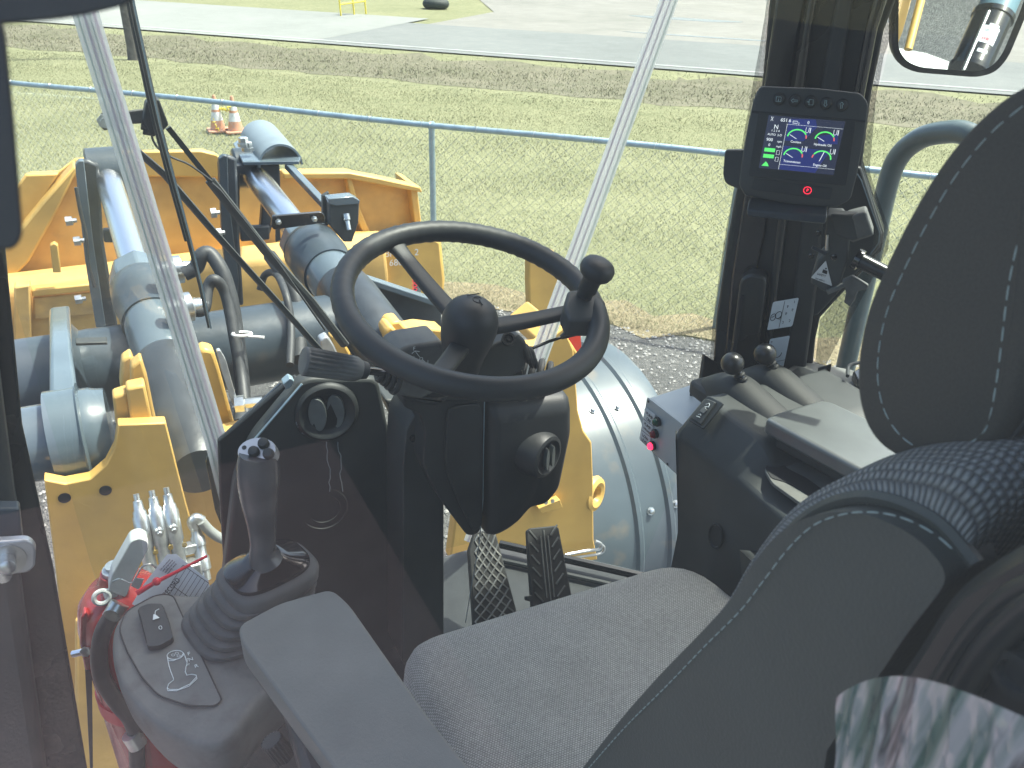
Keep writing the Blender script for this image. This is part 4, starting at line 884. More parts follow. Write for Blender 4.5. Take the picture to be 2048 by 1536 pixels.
# spoke joints
for (u, v) in ((828, 545),):
    pass
kb = wp_(1172, 612, .004)
br = [wp_(1136,580,.02), wp_(1190,574,.02), wp_(1214,606,.016), wp_(1190,640,.01), wp_(1140,640,.01), wp_(1128,612,.014)]
MB().prism(rnd([p for p in br], .006), -WN*.034).build('knob_clamp', M['black2'], sw, bevel=.005, seg=3)
kp = atp(1168, 592, WC+WN*.02, WN)
MB().lathe(kp, WN*.95+rt*.14, [(0,.0125),(.01,.0125),(.012,.015),(.03,.0145),(.036,.017),(.042,.024),(.048,.0265),(.056,.0265),(.062,.023),(.067,.014),(.068,.004)], 36).build('spinner_knob', M['black'], sw, ang=60)

# ------------------------------------------------------------------ pedals
pd = thing('brake_pedal', at(985, 1235, z=FZ+.02), 'metal brake pedal with a diamond tread of bare worn steel', 'pedal')
pp = at(985, 1130, z=1.98); pnrm = V((0,-.72,.69))
def pl2(poly, p, n, th, name, m, par, bevel=.003, r=0):
    pts = [atp(a, b, p, n) for a, b in poly]
    if r: pts = rnd(pts, r)
    return MB().prism(pts, -V(n).normalized()*th).build(name, M[m], par, bevel=bevel)
pl2([(950,1064),(990,1058),(1032,1215),(1040,1260),(950,1270),(938,1100)], pp, pnrm, .02, 'pad', 'rubber', pd)
mb = MB(); pf = Fr(atp(950,1066,pp,pnrm), atp(992,1062,pp,pnrm), atp(950,1262,pp,pnrm))
pn2 = pnrm.normalized()
for i in range(12):
    for dr in (1, -1):
        pts = []
        for j in range(9):
            v = i/11*1.3-.15+dr*j/8*.42 - (.2 if dr > 0 else -.2)*0
            if -.0 <= v <= .98: pts.append(pf(j/8*(.95+1.0*v), v, .0015))
        if len(pts) > 1: mb.tube(pts, .0021, 4)
mb.build('diamond_tread', mat('bare_tread', (.3,.3,.28), .4, metal=.6, noise=.4, nscale=40), pd)
pl2([(1062,1262),(1074,1262),(1074,1160),(1064,1160)], pp, pnrm, .01, 'arm', 'black', pd)
ap = thing('accelerator_pedal', at(1105, 1210, z=FZ+.02), 'black rubber accelerator pedal with chevron tyre like tread', 'pedal')
pq = at(1095, 1120, z=2.0)
pl2([(1054,1062),(1060,1056),(1112,1051),(1118,1056),(1142,1180),(1150,1230),(1066,1240),(1058,1130)], pq, pnrm, .014, 'pad', 'rubber', ap, .003)
pl2([(1066,1165),(1072,1150),(1078,1190),(1075,1205),(1052,1200),(1052,1192),(1066,1190)], pq, pnrm, .012, 'side_stop', 'black', ap, .002)
mb = MB(); af = Fr(atp(1056,1058,pq,pnrm), atp(1116,1053,pq,pnrm), atp(1064,1225,pq,pnrm))
for a_, v0, v1 in ((.38,.1,.85),(.5,.03,.92),(.62,.1,.85)):
    mb.tube([af(a_+.13*v, v, .001) for v in (v0, (v0+v1)/2, v1)], .0022, 4)
for k in range(7):
    v = .02+k*.15
    mb.tube([af(.04+.1*v, v, .001), af(.28+.13*v, v+.12, .001)], .0024, 4); mb.tube([af(.96+.2*v, v-.04, .001), af(.74+.14*v, v+.08, .001)], .0024, 4)
mb.build('chevron_tread', M['greyp'], ap)
# ------------------------------------------------------------------ operator seat
st = thing('operator_seat', (.52,.45,FZ), 'grey cloth operator seat with leather sides, knit shoulder band and high headrest', 'seat')
def lofted(prof, xs, name, m, par, ang=60, back=None):
    # prof: ring in the YZ plane; xs: list of (x, inset)
    n = len(prof); rings = []; nr = []
    sg = sum(prof[i].y*prof[(i+1) % n].z-prof[(i+1) % n].y*prof[i].z for i in range(n))
    for i in range(n):
        t = (prof[(i+1) % n]-prof[i-1]); t.x = 0; t.normalize(); nr.append(V((0, t.z, -t.y))*(1 if sg > 0 else -1))
    # keep a consistent side
    for x, ins in xs:
        rg = [V((x, p.y, p.z))-q*ins for p, q in zip(prof, nr)]
        if ins > .0005:
            for _ in range(6): rg = [(rg[i-1]+rg[i]*2+rg[(i+1) % n])/4 for i in range(n)]
        rings.append(rg)
    o = MB().loft(rings).build(name, m, par, ang=ang); uv = o.data.uv_layers.new(name='UVMap'); sl_ = [0]
    for i in range(1, n): sl_.append(sl_[-1]+(prof[i]-prof[i-1]).length)
    for f_ in o.data.polygons:
        vis = [o.data.loops[l].vertex_index for l in f_.loop_indices]; wrap = max(v_ % n for v_ in vis)-min(v_ % n for v_ in vis) > n/2
        for l, v_ in zip(f_.loop_indices, vis):
            k_ = v_ % n; uv.data[l].uv = (xs[v_//n][0], sl_[k_]+(sl_[-1] if wrap and k_ < n/2 else 0))
    return o
# cushion
cp = [V((.245,.30,2.14)), V((.79,.30,2.14)), V((.80,.70,2.14)), V((.775,.865,2.14)), V((.26,.875,2.14)), V((.24,.8,2.14))]
base = rnd(cp, .075, 6); cc = sum(base, V((0,0,0)))/len(base)
rings = []
for h, k in ((0,.97),(.02,1),(.07,1.0),(.10,.99),(.12,.965),(.133,.925),(.14,.87),(.145,.78),(.146,.6),(.142,.4),(.139,.2),(.138,.05)):
    rings.append([cc+V(((p.x-cc.x)*k, (p.y-cc.y)*k, h + .012*math.sin(max(0,min(1,(p.y-.3)/.55))*math.pi)*0)) for p in base])
MB().loft(rings).build('cushion', M['seat'], st, ang=80)
MB().prism([p+V((0,0,-.16)) for p in rnd([cc+(p-cc)*.93 for p in cp], .05)], (0,0,.165)).build('seat_base', M['black'], st, bevel=.02)
# backrest: knit body and leather side
def prof(l, x, n=5): return spl(ats(l, x=x), n, True)
PB = [(1120,1640),(1180,1560),(1270,1440),(1350,1347),(1430,1262),(1494,1190),(1543,1108),(1596,1036),(1650,982),(1720,938),(1800,905),(1900,892),(2010,905),(2070,985),(2010,1090),(1940,1165),(1870,1250),(1800,1350),(1700,1500),(1600,1660)]
pB = prof(PB, .315)
PL = [(1110,1640),(1168,1560),(1262,1442),(1342,1352),(1425,1268),(1492,1200),(1540,1128),(1590,1066),(1640,1030),(1700,1010),(1760,1008),(1830,1028),(1885,1058),(1925,1095),(1943,1130),(1930,1165),(1870,1240),(1800,1340),(1700,1480),(1600,1640)]
pA = prof(PL, .285)
def mixp(t): return [V((0, a_.y+(b_.y-a_.y)*t, a_.z+(b_.z-a_.z)*t)) for a_, b_ in zip(pA, pB)]
def cover():
    xs = [(.283,mixp(0),0),(.2835,mixp(.3),0),(.287,mixp(.6),0),(.295,mixp(.85),0),(.315,pB,0),(.34,pB,0),(.42,pB,.006),(.52,pB,.01),(.62,pB,.006),(.7,pB,0),(.735,pB,0)]
    o = lofted(pB, [(x, i) for x, _, i in xs], 'backrest_cover', M['knit'], st, 80)
    n = len(pB); me = o.data; off = W0[o.name]
    for k, (x, pr, ins) in enumerate(xs):
        if pr is pB: continue
        for i in range(n):
            v = me.vertices[k*n+i]; v.co = V((x, pr[i].y, pr[i].z))-off
cover()
pL = prof(PL, .285)
lofted(pL, [(.2695,0),(.29,0),(.30,0)], 'side_bolster', M['leather'], st, 80)
# seam stitches
def stitches(path, name, par, L=.0062, gap=.0026, r=.0004, m='stitch', off=V((0,0,0))):
    mb = MB(); acc = 0; on = True; pts = [p+off for p in path]; seg = []
    # resample
    d = [0]
    for a_, b_ in zip(pts, pts[1:]): d.append(d[-1]+(b_-a_).length)
    def atd(x):
        for i in range(len(d)-1):
            if d[i] <= x <= d[i+1]: return pts[i]+(pts[i+1]-pts[i])*((x-d[i])/max(1e-9, d[i+1]-d[i]))
        return pts[-1]
    x = 0
    while x+L < d[-1]:
        mb.tube([atd(x), atd(x+L*.5), atd(x+L)], [r*.7, r, r*.7], 5); x += L+gap*random.uniform(.8,1.2)
    return mb.build(name, M[m], par)
sp = spl(ats([(1150,1568),(1245,1460),(1330,1375),(1410,1292),(1480,1222),(1528,1160),(1576,1098),(1625,1052),(1680,1030),(1738,1024),(1800,1034),(1860,1062),(1905,1098),(1935,1128)], x=.2675), 6)
stitches(sp, 'seam_stitching', st)
MB().tube(spl(ats([(1104,1600),(1172,1552),(1264,1436),(1344,1346),(1428,1262),(1494,1194),(1542,1120),(1592,1056),(1642,1018),(1702,996),(1762,996),(1832,1018),(1892,1056),(1952,1128)], x=.283), 6), .0035, 6).build('seam_piping', M['leather'], st)
M['shell'] = mat('shell_plastic', (.018,.02,.021), .34, noise=.1, nscale=10)
# moulded back shell
sh = spl(ats([(2200,1010),(2120,1040),(2040,1086),(1945,1148),(1890,1205),(1840,1290),(1780,1375),(1690,1505),(1620,1620),(1800,1750),(2250,1750),(2400,1300)], x=.262), 5, True)
lofted(sh, [(.256,.006),(.262,.001),(.27,0),(.5,0),(.77,0),(.78,.008)], 'back_shell', M['shell'], st, 50)
for l, r_ in (([(2100,1190),(2048,1225),(1985,1290),(1930,1375),(1880,1470),(1850,1560)], .006), ([(2110,1150),(2020,1190),(1950,1260),(1890,1350),(1830,1450),(1780,1540)], .004)):
    MB().tube(spl(ats(l, x=.255), 6), r_, 10).build('shell_rib', M['shell'], st)
MB().lathe(at(2040,1345,x=.256), (-1,0,0), [(0,.009),(.004,.009),(.004,.006),(.001,.005)], 20).build('shell_plug', M['black'], st)
# headrest
PH = [(2060,176),(1985,236),(1915,318),(1858,410),(1808,508),(1768,600),(1748,690),(1745,770),(1762,840),(1800,892),(1862,925),(1930,934),(2000,915),(2060,860),(2110,740),(2150,560),(2175,380),(2190,240),(2160,175),(2110,158)]
pH = prof(PH, .34)
lofted(pH, [(.3245,.007),(.326,.004),(.33,.0015),(.337,.0003),(.345,0),(.45,.002),(.56,.002),(.66,0),(.672,.002),(.68,.007)], 'headrest', M['fabdark'], st, 80)
s1 = spl(ats([(2046,212),(1982,266),(1917,344),(1862,434),(1816,524),(1777,614),(1759,692),(1756,762),(1770,824),(1800,870),(1840,897),(1880,902),(1934,889),(1973,855),(1990,782),(2001,704),(2018,567),(2044,450)], x=.3245), 6)
stitches(s1, 'headrest_stitching', st)
s2 = spl(ats([(1780,868),(1820,906),(1885,926),(1950,922),(2005,895),(2060,830)], x=.330), 6)
stitches(s2, 'headrest_stitching', st)
MB().tube(s2[:], .001, 5).build('headrest_seam', M['black'], st)
MB().tube(spl(ats([(2050,400),(2040,560),(2022,690),(2000,800),(1960,880),(1900,905)], x=.327), 6), .0028, 8).build('headrest_piping', M['fabdark'], st)
for yy in (.2,):
    MB().rod((.45,.21,2.93), (.45,.21,3.0), .008).build('headrest_rod', M['black'], st); MB().rod((.6,.21,2.93), (.6,.21,3.0), .008).build('headrest_rod', M['black'], st)
# crumpled clear cover hanging by the seat side
pc = MB(); nx, ny = 60, 34; tl, tr_, bl_, br_ = at(1672,1396,x=.222), at(2075,1412,x=.222), at(1660,1610,x=.222), at(2110,1620,x=.222)
random.seed(11); ph = [random.uniform(0,6.28) for _ in range(12)]
grid = []
for j in range(ny+1):
    row = []
    for i in range(nx+1):
        a_, b_ = i/nx, j/ny
        edge = -.016*math.sin(a_**.8*math.pi)*(1-b_) + (.006*a_*a_)*(1-b_)
        p = (tl*(1-a_)+tr_*a_)*(1-b_)+(bl_*(1-a_)+br_*a_)*b_
        wv = min(1, b_*5+.08)*.0012*math.sin(a_*34+ph[0]+.8*math.sin(b_*3))+min(1, b_*5+.08)*.0007*math.sin(a_*71+ph[1]+b_*2)+min(1, b_*5)*.0004*math.sin(a_*130+b_*9)+.006*math.sin(a_*3.1)
        row.append(p+V((-wv, 0, -edge)))
    grid.append(row)
pc.loft(grid, closed=False)
def foil_mat():
    m = bpy.data.materials.new('clear_cover'); m.use_nodes = True; nt = m.node_tree; b = nt.nodes['Principled BSDF']; L = nt.links.new
    b.inputs['Metallic'].default_value = .3; b.inputs['Roughness'].default_value = .16
    g = nt.nodes.new('ShaderNodeTexCoord'); mp = nt.nodes.new('ShaderNodeMapping'); mp.inputs['Scale'].default_value = (0,120,9); L(g.outputs['Object'], mp.inputs[0])
    n = nt.nodes.new('ShaderNodeTexNoise'); n.inputs['Scale'].default_value = 1; n.inputs['Detail'].default_value = 3; L(mp.outputs[0], n.inputs['Vector'])
    r = nt.nodes.new('ShaderNodeValToRGB'); L(n.outputs[0], r.inputs[0]); cs = [(.3,(.03,.045,.045)),(.42,(.14,.22,.19)),(.5,(.5,.5,.5)),(.58,(.66,.6,.62)),(.66,(.14,.12,.13)),(.75,(.45,.5,.48))]  # colour streaks paint reflections into the clear plastic
    while len(r.color_ramp.elements) < len(cs): r.color_ramp.elements.new(.5)
    for e_, (p_, c_) in zip(r.color_ramp.elements, cs): e_.position = p_; e_.color = (*c_, 1)
    L(r.outputs[0], b.inputs['Base Color']); b.inputs['Alpha'].default_value = .9
    return m
tag(pc.build('plastic_cover', foil_mat()), 'crumpled clear plastic cover with painted reflection streaks hanging below the seat shell', 'plastic cover')

# left armrest
pts = [at(a, b, z=2.452) for a, b in ((476,1250),(560,1205),(655,1179),(672,1184),(700,1210),(860,1438),(990,1600),(1150,1800),(960,1900),(700,1580),(482,1284))]
ar = MB().prism(rnd(pts, .012, 4), (0,0,-.036)).build('armrest', mat('armrest_grey', (.16,.168,.155), .55, bump=.3, bscale=700, noise=.12, nscale=12), st, bevel=.007, seg=4)
MB().prism(rnd([p+V((.006,-.012,-.032)) for p in pts], .012), (0,0,-.016)).build('pad_base', M['black'], ar, bevel=.004)
MB().box((.11,.68,2.39), .09, .2, .05).build('bracket', M['black'], ar, bevel=.01)
ka = (V((-.35,.2,.9))).normalized(); kc = at(556,1498,y=.69)
e1_ = ka.orthogonal().normalized(); e2_ = ka.cross(e1_)
MB().loft([[kc+ka*h+(e1_*math.cos(t)+e2_*math.sin(t))*(r_-(.0012 if (i % 4) < 2 else 0)) for i, t in enumerate(k*2*math.pi/72 for k in range(72))] for h, r_ in ((-.016,.011),(-.015,.0128),(.014,.0135),(.016,.0125))]).build('adjuster_knob', M['black'], ar, ang=25)

# ------------------------------------------------------------------ joystick pod
jp = thing('joystick_pod', (0,1.0,2.2), 'rounded grey control pod with inset panel, rocker switch and joystick pictogram', 'control pod')
JZ = 2.30
def zp(l, z=JZ): return [at(a, b, z=z) for a, b in l]
outer = spl(zp([(330,1186),(277,1203),(243,1227),(224,1265),(225,1319),(245,1377),(288,1428),(332,1462),(377,1484),(429,1490),(470,1470),(520,1400),(600,1330),(660,1240),(560,1200),(440,1192)]), 5, True)
oc = sum(outer, V((0,0,0)))/len(outer)
MB().loft([[oc+(p-oc)*k+V((0,0,h)) for p in outer] for h, k in ((-.13,.72),(-.1,.86),(-.06,.97),(-.03,1.0),(-.012,1.0),(-.003,.98),(0,.955),(.0,.9))]).build('pod_body', M['greyp'], jp, ang=70)
inner = rnd(zp([(313,1189),(346,1189),(362,1225),(444,1400),(430,1412),(378,1412),(318,1392),(284,1355),(253,1300),(238,1258),(252,1222)], JZ+.003), .012, 4)
MB().prism(inner, (0,0,-.006)).build('inset_panel', M['greyp'], jp, bevel=.001)
MB().tube(inner+[inner[0]], .0011, 5).build('panel_groove', M['ink'], jp)
# rocker switch
rk = rnd(zp([(277,1228),(300,1219),(328,1219),(340,1250),(349,1284),(322,1300),(297,1302)], JZ+.004), .005)
rc = sum(rk, V((0,0,0)))/len(rk); up_ = V((-.1,-.1,1)).normalized()
MB().loft([rk, [p+V((0,0,.009+.06*abs(p.y-rc.y)*0+.05*(p.y-rc.y)*-1*0)) for p in rk], [rc+(p-rc)*.92+V((0,0,.0115+.08*(p.y-rc.y))) for p in rk]]).build('rocker_switch', M['black'], jp, bevel=.0015)
fr = Fr(*[at(a, b, z=JZ+.0165) for a, b in ((288,1222),(330,1212),(304,1282))])
mb = MB(); stroke(mb, fr, [(.42,.28),(.5,.12),(.58,.1),(.7,.08)], .0012); 
mb.prism([fr(.28,.38,.001), fr(.38,.2,.001), fr(.46,.22,.001), fr(.6,.36,.001)], fr.n*.0004)
stroke(mb, fr, [(.52+.07*math.cos(t), .68+.06*math.sin(t)) for t in (i*.7 for i in range(10))], .0009); mb.build('switch_symbol', M['wink'], jp)
# joystick pictogram and lettering
fr = Fr(*zp([(332,1298),(396,1298),(332,1390)], JZ+.0035))
mb = MB()
def sk(pts, w=.0013): mb.tube([at(a, b, z=JZ+.0038) for a, b in pts], w/2, 4)
def zz(l): return [(a/2.239, b/2.239+850) for a, b in l]
sk(zz([(785+37*math.cos(t)+0, 1030+20*math.sin(t)-4*math.cos(t)) for t in (i*.35 for i in range(19))]))
sk(zz([(750,1040),(754,1056),(775,1056),(808,1042),(822,1022)])); 
sk(zz([(750,1042),(756,1075),(765,1105),(775,1130),(778,1142),(755,1160),(749,1178),(760,1185),(800,1184),(850,1160),(880,1128),(878,1120),(858,1116),(836,1120),(830,1105),(832,1085),(838,1066),(830,1040),(822,1022)]))
sk(zz([(749,1180),(752,1190),(790,1190),(846,1170),(882,1136),(880,1126)]))
sk(zz([(830,1052),(842,1044),(836,1068)]), .0009); sk(zz([(834,1080),(848,1066),(846,1076)]), .0009)
for cx_, cy_ in ((775,1030),(792,1022),(800,1034)): sk(zz([(cx_+8*math.cos(t), cy_+5*math.sin(t)) for t in (i*.8 for i in range(9))]), .0007)
mb.build('joystick_pictogram', M['wink'], jp)
for t_, u, v in (('F',378,1308),('N',380,1320),('R',392,1333)):
    f2 = Fr(*zp([(u-4,v-4),(u+8,v-9),(u-2,v+8)], JZ+.004)); lettering(t_, f2, .0, .4, .0085, M['wink'], jp, .0003)

# joystick with bellows
js = thing('joystick', (.07,.93,JZ), 'black contoured joystick with three buttons on a silver cap and a ribbed rubber boot', 'joystick')
bc = at(492,1228,z=JZ+.005); tcn = at(537,1150,y=.95)
def sqr(c, rx, ry, p=3.2, n=40, rot=.3):
    o_ = []
    for i in range(n):
        t = i*2*math.pi/n; x_ = math.copysign(abs(math.cos(t))**(2/p), math.cos(t))*rx; y_ = math.copysign(abs(math.sin(t))**(2/p), math.sin(t))*ry
        o_.append(c+V((x_*math.cos(rot)-y_*math.sin(rot), x_*math.sin(rot)+y_*math.cos(rot), 0)))
    return o_
rings = []; nb = 5
for i in range(nb*8+1):
    t = i/(nb*8); st_ = math.floor(t*nb-1e-6)/nb; ph_ = t*nb-math.floor(t*nb-1e-6); r_ = .086-.022*(st_+(1/nb)*max(0,(ph_-.55)/.45)); r_ -= .012*math.sin(max(0,(ph_-.5)*2)*math.pi)
    c = bc+(tcn-bc)*t; c.z = JZ+.002+(tcn.z-JZ-.004)*t
    rings.append(sqr(c, r_, r_*.84))
MB().loft(rings).build('rubber_boot', M['boot'], js, ang=80)
tc_ = V(tcn)
MB().loft([sqr(tc_+V((0,0,-.01)), .064, .054), sqr(tc_+V((0,0,.006)), .066, .056), sqr(tc_+V((0,0,.011)), .062, .052), sqr(tc_+V((0,0,.013)), .054, .045)]).build('boot_collar', M['boot'], js, ang=50)
MB().loft([sqr(tc_+V((0,0,.012)), .056, .044), sqr(tc_+V((.0,0,.019)), .056, .044), sqr(tc_+V((0,0,.024)), .05, .038), sqr(tc_+V((0,0,.031)), .03, .025), sqr(tc_+V((0,0,.04)), .02, .019)]).build('boot_cap', M['gloss'], js, ang=50)
# grip: sections along its own centre line, measured against the sight lines
gp = [(532,1122,26,.93),(524,1104,25,.93),(526,1085,25,.93),(524,1050,28,.93),(520,1015,33,.925),(518,985,38,.925),(517,955,41,.92),(516,925,40,.92),(516,905,36,.92)]
secs = []
for i, (u, v, wpx, yy) in enumerate(gp):
    c = at(u, v, y=yy+.012); d_ = (c-CAM).dot(fw); r_ = wpx*d_/FPX
    if i == 0: r_ *= 1.3
    secs.append((c, r_))
rings = []
for i, (c, r_) in enumerate(secs):
    t = (secs[min(i+1, len(secs)-1)][0]-secs[max(i-1, 0)][0]).normalized(); e_ = (rt-t*rt.dot(t)).normalized(); f_ = t.cross(e_)
    rings.append([c+e_*r_*math.cos(q)+f_*r_*1.15*math.sin(q)*(1+.12*math.sin(q)) for q in (k*2*math.pi/32 for k in range(32))])
sm = []
for k in range(len(rings)-1):
    pass
cols_ = [spl([rg[i] for rg in rings], 4) for i in range(32)]
rings = [[cols_[i][k] for i in range(32)] for k in range(len(cols_[0]))]
MB().loft(rings).build('grip', M['gloss'] if 0 else mat('satin_grip', (.075,.08,.084), .24, noise=.15, nscale=20), js, ang=70)
topc = secs[-1][0]; capn = (V((-.25,-.45,.86))).normalized()
ce = (rt-capn*rt.dot(capn)).normalized(); cf = capn.cross(ce)
def cpt(a, b, h=0): return topc+capn*(.006+h)+ce*a+cf*b
ov = [(.0245*math.cos(t)*(1), .0185*math.sin(t)) for t in (k*2*math.pi/36 for k in range(36))]
MB().loft([[cpt(a*1.02, b*1.05, -.016) for a, b in ov], [cpt(a, b, -.002) for a, b in ov], [cpt(a*.97, b*.97, 0) for a, b in ov]]).build('cap_plate', M['pin'], js)
for a, b in ((.008,.0085),(-.0025,-.003),(.0165,-.006)):
    MB().lathe(cpt(a, b, 0), capn, [(0,.0072),(.004,.0072),(.005,.0066),(.0075,.006),(.008,.005),(.0078,.0)], 24).build('thumb_button', M['black'], js)
MB().lathe(cpt(-.0165,.004,0), capn, [(0,.003),(.0006,.003),(.0006,.0018),(.0,.0016)], 14).build('cap_screw', M['darkst'], js)

# ------------------------------------------------------------------ right console
rcn = thing('right_console', (1.0,.8,FZ), 'dark moulded right hand console with chamfered edge, rocker switch and open tray', 'console')
CX = .85
z1 = 2.405
sec0 = lambda y, zt, zc: [V((CX+.02,y,FZ)), V((CX+(.035 if y > .9 else .01),y,2.16)), V((CX,y,zc-.02)), V((CX+.004,y,zc)), V((CX+.055,y,zt)), V((1.2,y,zt)), V((1.2,y,FZ))]
def hump(y):
    t = max(0, min(1, (y-.80)/.08)); t = t*t*(3-2*t); return 2.418+.045*t
rings = [sec0(y, hump(y), z1) for y in (1.04,1.03,1.0,.95,.9,.88,.86,.84,.82,.80,.76,.70,.55,.35)]
rings[0] = [V((p.x+(.012 if p.x < 1.1 else 0), 1.045 if p.z > 2.2 else .98, p.z-(.012 if p.z > 2.39 else 0))) for p in rings[0]]
MB().loft(rings).build('console_body', M['black2'], rcn, bevel=.008, seg=3, ang=35)
# tray recess
tr = [at(a, b, z=2.432) for a, b in ((1540,905),(1570,893),(1612,915),(1712,985),(1790,1050),(1740,1100),(1660,1052),(1618,1018),(1545,966),(1530,940))]
MB().prism(rnd(tr, .008), (0,0,-.006)).build('tray_floor', mat('pale_tray', (.15,.152,.14), .6, noise=.2, nscale=30, bump=.2, bscale=300), rcn, bevel=.001)  # floor paler than the console around it
MB().prism(rnd(ats([(1530,934),(1545,922),(1564,926),(1577,938),(1612,955),(1740,1048),(1722,1062),(1602,980),(1570,963),(1543,956)], z=2.4335), .006), (0,0,-.001)).build('tray_slot', M['ink'], rcn)
fo_ = at(1432,1072,x=CX-.001); MB().loft([[fo_+V((h_, k_*.018*math.cos(t)-.004*math.sin(t), k_*.027*math.sin(t)+.004*math.cos(t))) for t in (i*.2618 for i in range(24))] for h_, k_ in ((0,1),(-.003,.96),(-.003,.85),(.002,.75),(.004,.1))]).build('screw_recess', M['black'], rcn)
# rocker on the chamfer
cn = V((-.75,0,.62)).normalized(); cp0 = at(1414,828,x=CX+.03)
def cpl(l, h=0): return [atp(a, b, cp0+cn*h, cn) for a, b in l]
MB().prism(rnd(cpl([(1378,842),(1418,792),(1450,808),(1408,860)]), .004), cn*.004).build('rocker_bezel', M['black'], rcn, bevel=.0015)
MB().prism(rnd(cpl([(1384,838),(1416,799),(1434,806),(1404,851)], .004), .003), cn*.005).build('rocker_switch', M['black2'], rcn, bevel=.0015)
MB().prism(rnd(cpl([(1400,823),(1408,815),(1416,820),(1408,829)], .0095), .002), cn*.003).build('rocker_tab', M['greyp'], rcn, bevel=.001)
fr = Fr(*cpl([(1412,803),(1430,809),(1386,834)], .0095))
mb = MB(); stroke(mb, fr, [(.25,.15),(.45,.05),(.6,.1),(.7,.25),(.55,.25),(.35,.3)], .0014); stroke(mb, fr, [(.5,.32),(.6,.4)], .0012); stroke(mb, fr, [(.3,.9),(.7,.9)], .0016); stroke(mb, fr, [(.35,.8),(.5,.72),(.65,.8)], .0014); mb.build('switch_symbol', M['wink'], rcn)
# belt buckle stub
bb = MB().prism(rnd(ats([(1503,1122),(1545,1126),(1550,1180),(1508,1180)], y=.74), .003), (0,.03,0)).build('belt_buckle', M['black']); tag(bb, 'small black belt buckle between the seat and right console', 'buckle')
# ledge beyond the levers
lg = thing('side_ledge', (1.15,.95,2.3), 'black moulded ledge with a curled end along the right window', 'ledge')
l_ = ats([(1545,770),(1565,740),(1592,724),(1620,722),(1712,738),(1755,790),(1790,880),(1700,930),(1600,860)], z=2.445)
MB().prism(rnd(l_, .015), (0,0,-.25)).build('ledge_body', M['greyp'], lg, bevel=.012, seg=3)
MB().prism(rnd([p+V((0,0,.002)) for p in ats([(1576,750),(1600,735),(1700,775),(1745,830),(1700,850),(1620,790)], z=2.445)], .01), (0,0,.001)).build('ledge_recess', M['black'], lg)
ch = MB().prism(rnd(ats([(1706,742),(1740,724),(1762,730),(1760,775),(1720,768)], z=2.47), .004), (0,0,-.02)).build('charger', M['gloss'], None, bevel=.003); tag(ch, 'small black charger box with a loop of cable behind the headrest edge', 'charger')
MB().tube(spl(ats([(1695,752),(1698,732),(1715,726),(1740,722)], z=2.475), 5), .0035, 8).build('charger_lead', M['black'], ch)
# levers
def lever(tip, back, x, ball, stem, label):
    a, b = at(*tip, x=x), at(*back, x=x)
    t = thing('hydraulic_lever', V(((a.x+b.x)/2, (a.y+b.y)/2, 2.42)), label, 'lever', 'hydraulic levers')
    n = 18; rings = []; y0, y1 = a.y, b.y; zb = 2.43
    for i in range(n+1):
        u = i/n; y = y0+(y1-y0)*u; hgt = .058*(math.sin(min(1, u*2.2+.12)*math.pi/2))*(1-.4*max(0, (u-.45)/.55)); wd = .041*(min(1, .35+u*3)**.5)*(1-.1*max(0, (u-.7)/.3))
        if i == 0: hgt *= .75
        rings.append([V((x+wd*math.copysign(abs(math.cos(q))**.75, math.cos(q)), y, zb-.02+(hgt+.02)*max(0, math.sin(q))**.7 if math.sin(q) >= 0 else zb-.02)) for q in (k*2*math.pi/24 for k in range(24))])
    MB().loft(rings).build('boot', M['boot2'], t, ang=60)
    rb = [V((x+(.04)*sx, y0+.006 if sy > 0 else y1-.01, zb-.02)) for sx, sy in ((-1,1),(1,1),(1,-1),(-1,-1))]
    MB().prism(rnd(rb, .015), (0,0,.03)).build('boot_flange', M['boot2'], t, bevel=.006)
    bc_ = at(*ball, x=x-.02); s0 = at(*stem, x=x)
    MB().tube([s0+V((0,0,-.02)), s0, s0+(bc_-s0)*.45, bc_], [.0095,.0085,.0075,.007], 14).build('stem', M['gloss'], t)
    d_ = (bc_-s0).normalized(); mb = MB()
    for k in range(3): mb.ring(s0+(bc_-s0)*(.28+.2*k), d_, .007, .004, 18, 8)
    mb.build('stem_collar', M['rubber'], t)
    MB().ball(bc_, .0212, 28, d_).build('ball_knob', M['gloss2'], t, ang=180)
lever((1412,762), (1588,850), .985, (1465,727), (1492,772), 'black ball topped lever nearer the camera on the right console, beside the alarm box')
lever((1490,728), (1655,812), 1.075, (1530,708), (1553,744), 'black ball topped lever farther from the camera, standing against the pillar label')
# right armrest
t_ = [at(a, b, z=2.502) for a, b in ((1531,836),(1548,826),(1640,799),(1662,802),(1712,825),(1790,862),(1905,950),(2020,1060),(1900,1080),(1742,950),(1560,852))]
MB().prism(rnd(t_, .008), (0,0,-.03)).build('armrest', mat('armrest_skin', (.12,.13,.128), .26, bump=.25, bscale=500, spec=.9, coat=.8, crough=.28, noise=.1, nscale=20), rcn, bevel=.008, seg=4)
ra = [o_ for o_ in rcn.children if o_.name.startswith('armrest')][0]
MB().prism(rnd([p+V((.012,-.018,-.028)) for p in t_], .008), (0,0,-.02)).build('pad_base', M['black'], ra, bevel=.004)
